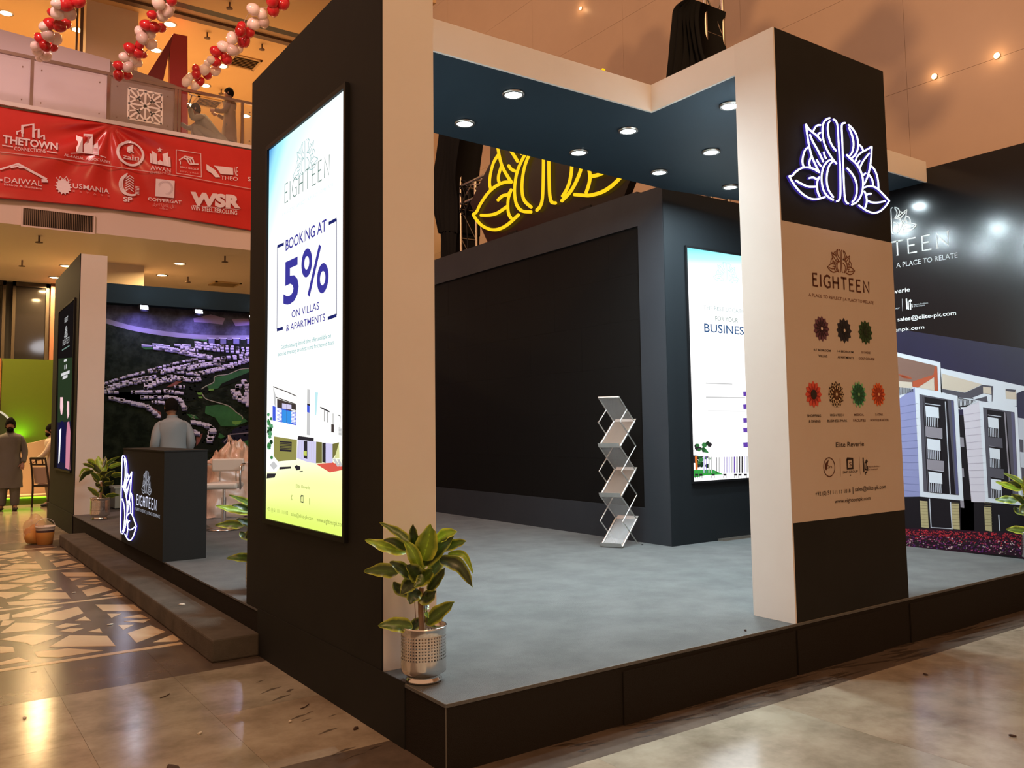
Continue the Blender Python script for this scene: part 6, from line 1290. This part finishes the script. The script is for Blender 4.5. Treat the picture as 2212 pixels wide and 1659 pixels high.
    t.location = loc; t.rotation_euler = (0, 0, rz); t.scale = (scale,)*3; return t
def stand(elL=None, wrL=None, elR=None, wrR=None, bend=0):
    J = dict(pelvis=((0, 0, .93), (.13, .10)), waist=((0, bend*.15, 1.08), (.12, .095)), chest=((0, bend*.45, 1.30), (.15, .11)), neck=((0, bend*.9+.01, 1.455), .052), skull=((0, bend*1.3+.02, 1.545), .05),
      shL=((.165, bend*.6, 1.385), .046), elL=(elL or (.25, -.02+bend*.6, 1.11), .042), wrL=(wrL or (.27, .06+bend, .86), .027), shR=((-.165, bend*.6, 1.385), .046), elR=(elR or (-.25, -.02+bend*.6, 1.11), .042), wrR=(wrR or (-.27, .06+bend, .86), .027),
      hpL=((.095, 0, .87), .088), knL=((.10, .02, .48), .06), anL=((.11, -.02, .085), .040), toL=((.13, .14, .035), .030), hpR=((-.095, 0, .87), .088), knR=((-.10, .03, .48), .06), anR=((-.11, -.01, .085), .040), toR=((-.13, .15, .035), .030))
    return dict(J=J)
face = lambda loc, tgt: math.atan2(-(tgt[0]-loc[0]), tgt[1]-loc[1])   # rotation about z that turns +y towards tgt
grey_blue = mat('cloth_grey_blue', (.22, .25, .265, 1), .85); slate = mat('cloth_slate', (.10, .095, .085, 1), .85); tan_c = mat('cloth_tan', (.13, .075, .04, 1), .85); white_c = mat('cloth_white', (.52, .42, .32, 1), .85); dusty = mat('cloth_dusty', (.20, .185, .155, 1), .85); trs = mat('cloth_dark', (.05, .045, .04, 1), .85); shoe_m = mat('shoe_dark', (.02, .015, .012, 1), .5)
# man behind the counter, back to us, looking down
pm = stand(elL=(.225, -.04, 1.13), wrL=(.19, .14, .98), elR=(-.225, -.04, 1.12), wrR=(-.20, .14, .98), bend=.05)
a = (2.655, 11.25, ZP)
person('person in light grey-blue shirt seen from behind, standing behind the dark counter', a, face(a, (3.0, 17, 0)), pm, grey_blue, grey_blue, shoe_m, scale=.955, kam=.42, head_tilt=-.32)
# standing man on the balcony in brown kameez, looking left
pm = stand(elL=(.22, .10, 1.10), wrL=(.17, .30, 1.14), elR=(-.22, .10, 1.10), wrR=(-.15, .31, 1.12)); pm['palmL'] = V3(-1, 0, .2); pm['palmR'] = V3(1, 0, .2); pm['curl'] = .8
q_ = at_y(496, 260, 19.0); a = (q_.x, 19.0, 7.62)
person('person standing on the balcony in a brown long shirt, hands held together', a, math.radians(68), pm, tan_c, trs, shoe_m, scale=.985, kam=.52, head_tilt=.14)
# crouching man with hammer
J = dict(pelvis=((0, -.12, .34), (.13, .11)), waist=((0, -.04, .46), (.12, .10)), chest=((0, .12, .64), (.15, .115)), neck=((0, .22, .76), .052), skull=((0, .28, .84), .05),
  shL=((.18, .17, .72), .058), elL=((.24, .38, .56), .042), wrL=((.16, .58, .60), .027), shR=((-.18, .17, .72), .058), elR=((-.24, .34, .62), .042), wrR=((-.17, .40, .84), .027),
  hpL=((.11, -.10, .30), .088), knL=((.20, .30, .44), .062), anL=((.16, .08, .09), .042), toL=((.18, .26, .035), .032), hpR=((-.11, -.10, .30), .088), knR=((-.20, .30, .42), .062), anR=((-.16, .06, .09), .042), toR=((-.18, .24, .035), .032))
pm = dict(J=J, palmL=V3(0, .3, -1), palmR=V3(.6, 1, 0), curl=.9, hem=V3(0, -.32, .10), hempath=[V3(0, -.24, .24), V3(0, -.34, .08)], hemr=[.20, .24])
q_ = at_y(440, 265, 18.6); a = (q_.x+.12, 18.6, 7.62)
cr_ = person('person crouching on the balcony in pale grey clothes, raising a hammer', a, math.radians(78), pm, dusty, dusty, shoe_m, scale=1.02, head_tilt=.1)
hm = thing('hammer', 'claw hammer held up in the fist of the crouching man', 'hammer', (0, 0, 0))
Rz = Matrix.Rotation(math.radians(78), 3, 'Z'); wr = Vector(a)+Rz @ (V3(-.17, .42, .93)*1.02); dr = (Rz @ V3(0, -.25, .95)).normalized(); fw = Rz @ V3(0, 1, .25)
b = MB(); b.limb([wr-dr*.09, wr+dr*.22], [.014, .011], wood, 7, sub=1); b.build('handle', mat('hammer_wood', (.10, .045, .02, 1), .5), hm)
b = MB(); b.limb([wr+dr*.22-fw*.05, wr+dr*.23+fw*.05], [.015, .017], seg=8, sub=1); b.limb([wr+dr*.23-fw*.04, wr+dr*.225-fw*.10], [.012, .004], seg=6, sub=1); b.build('hammer_head', satin_metal, hm)
# bearded man at far left
pm = stand(elL=(.29, .0, 1.12), wrL=(.38, .10, .92), elR=(-.24, -.03, 1.10), wrR=(-.22, .06, .88)); a = (at_y(22, 950, 19.6).x, 19.6, 0)
person('bearded person in a grey long shirt standing by the green stand, far left', a, math.radians(172), pm, slate, slate, shoe_m, scale=1.06, beard=True, kam=.5)
# man in white, half hidden by the far column
pm = stand(elL=(.20, .12, 1.12), wrL=(.17, .26, 1.0), elR=(-.20, .12, 1.12), wrR=(-.17, .28, .98)); a = (at_y(114, 950, 20.2).x, 20.2, 0)
person('bearded person in a white shirt looking left, half hidden by the far column', a, math.radians(80), pm, white_c, white_c, shoe_m, scale=.99, beard=True, kam=.5, head_turn=.0)
for o in list(SC.objects):
    if o.type == 'MESH' and len(o.data.materials) == 0: o.data.materials.append(white_paint)
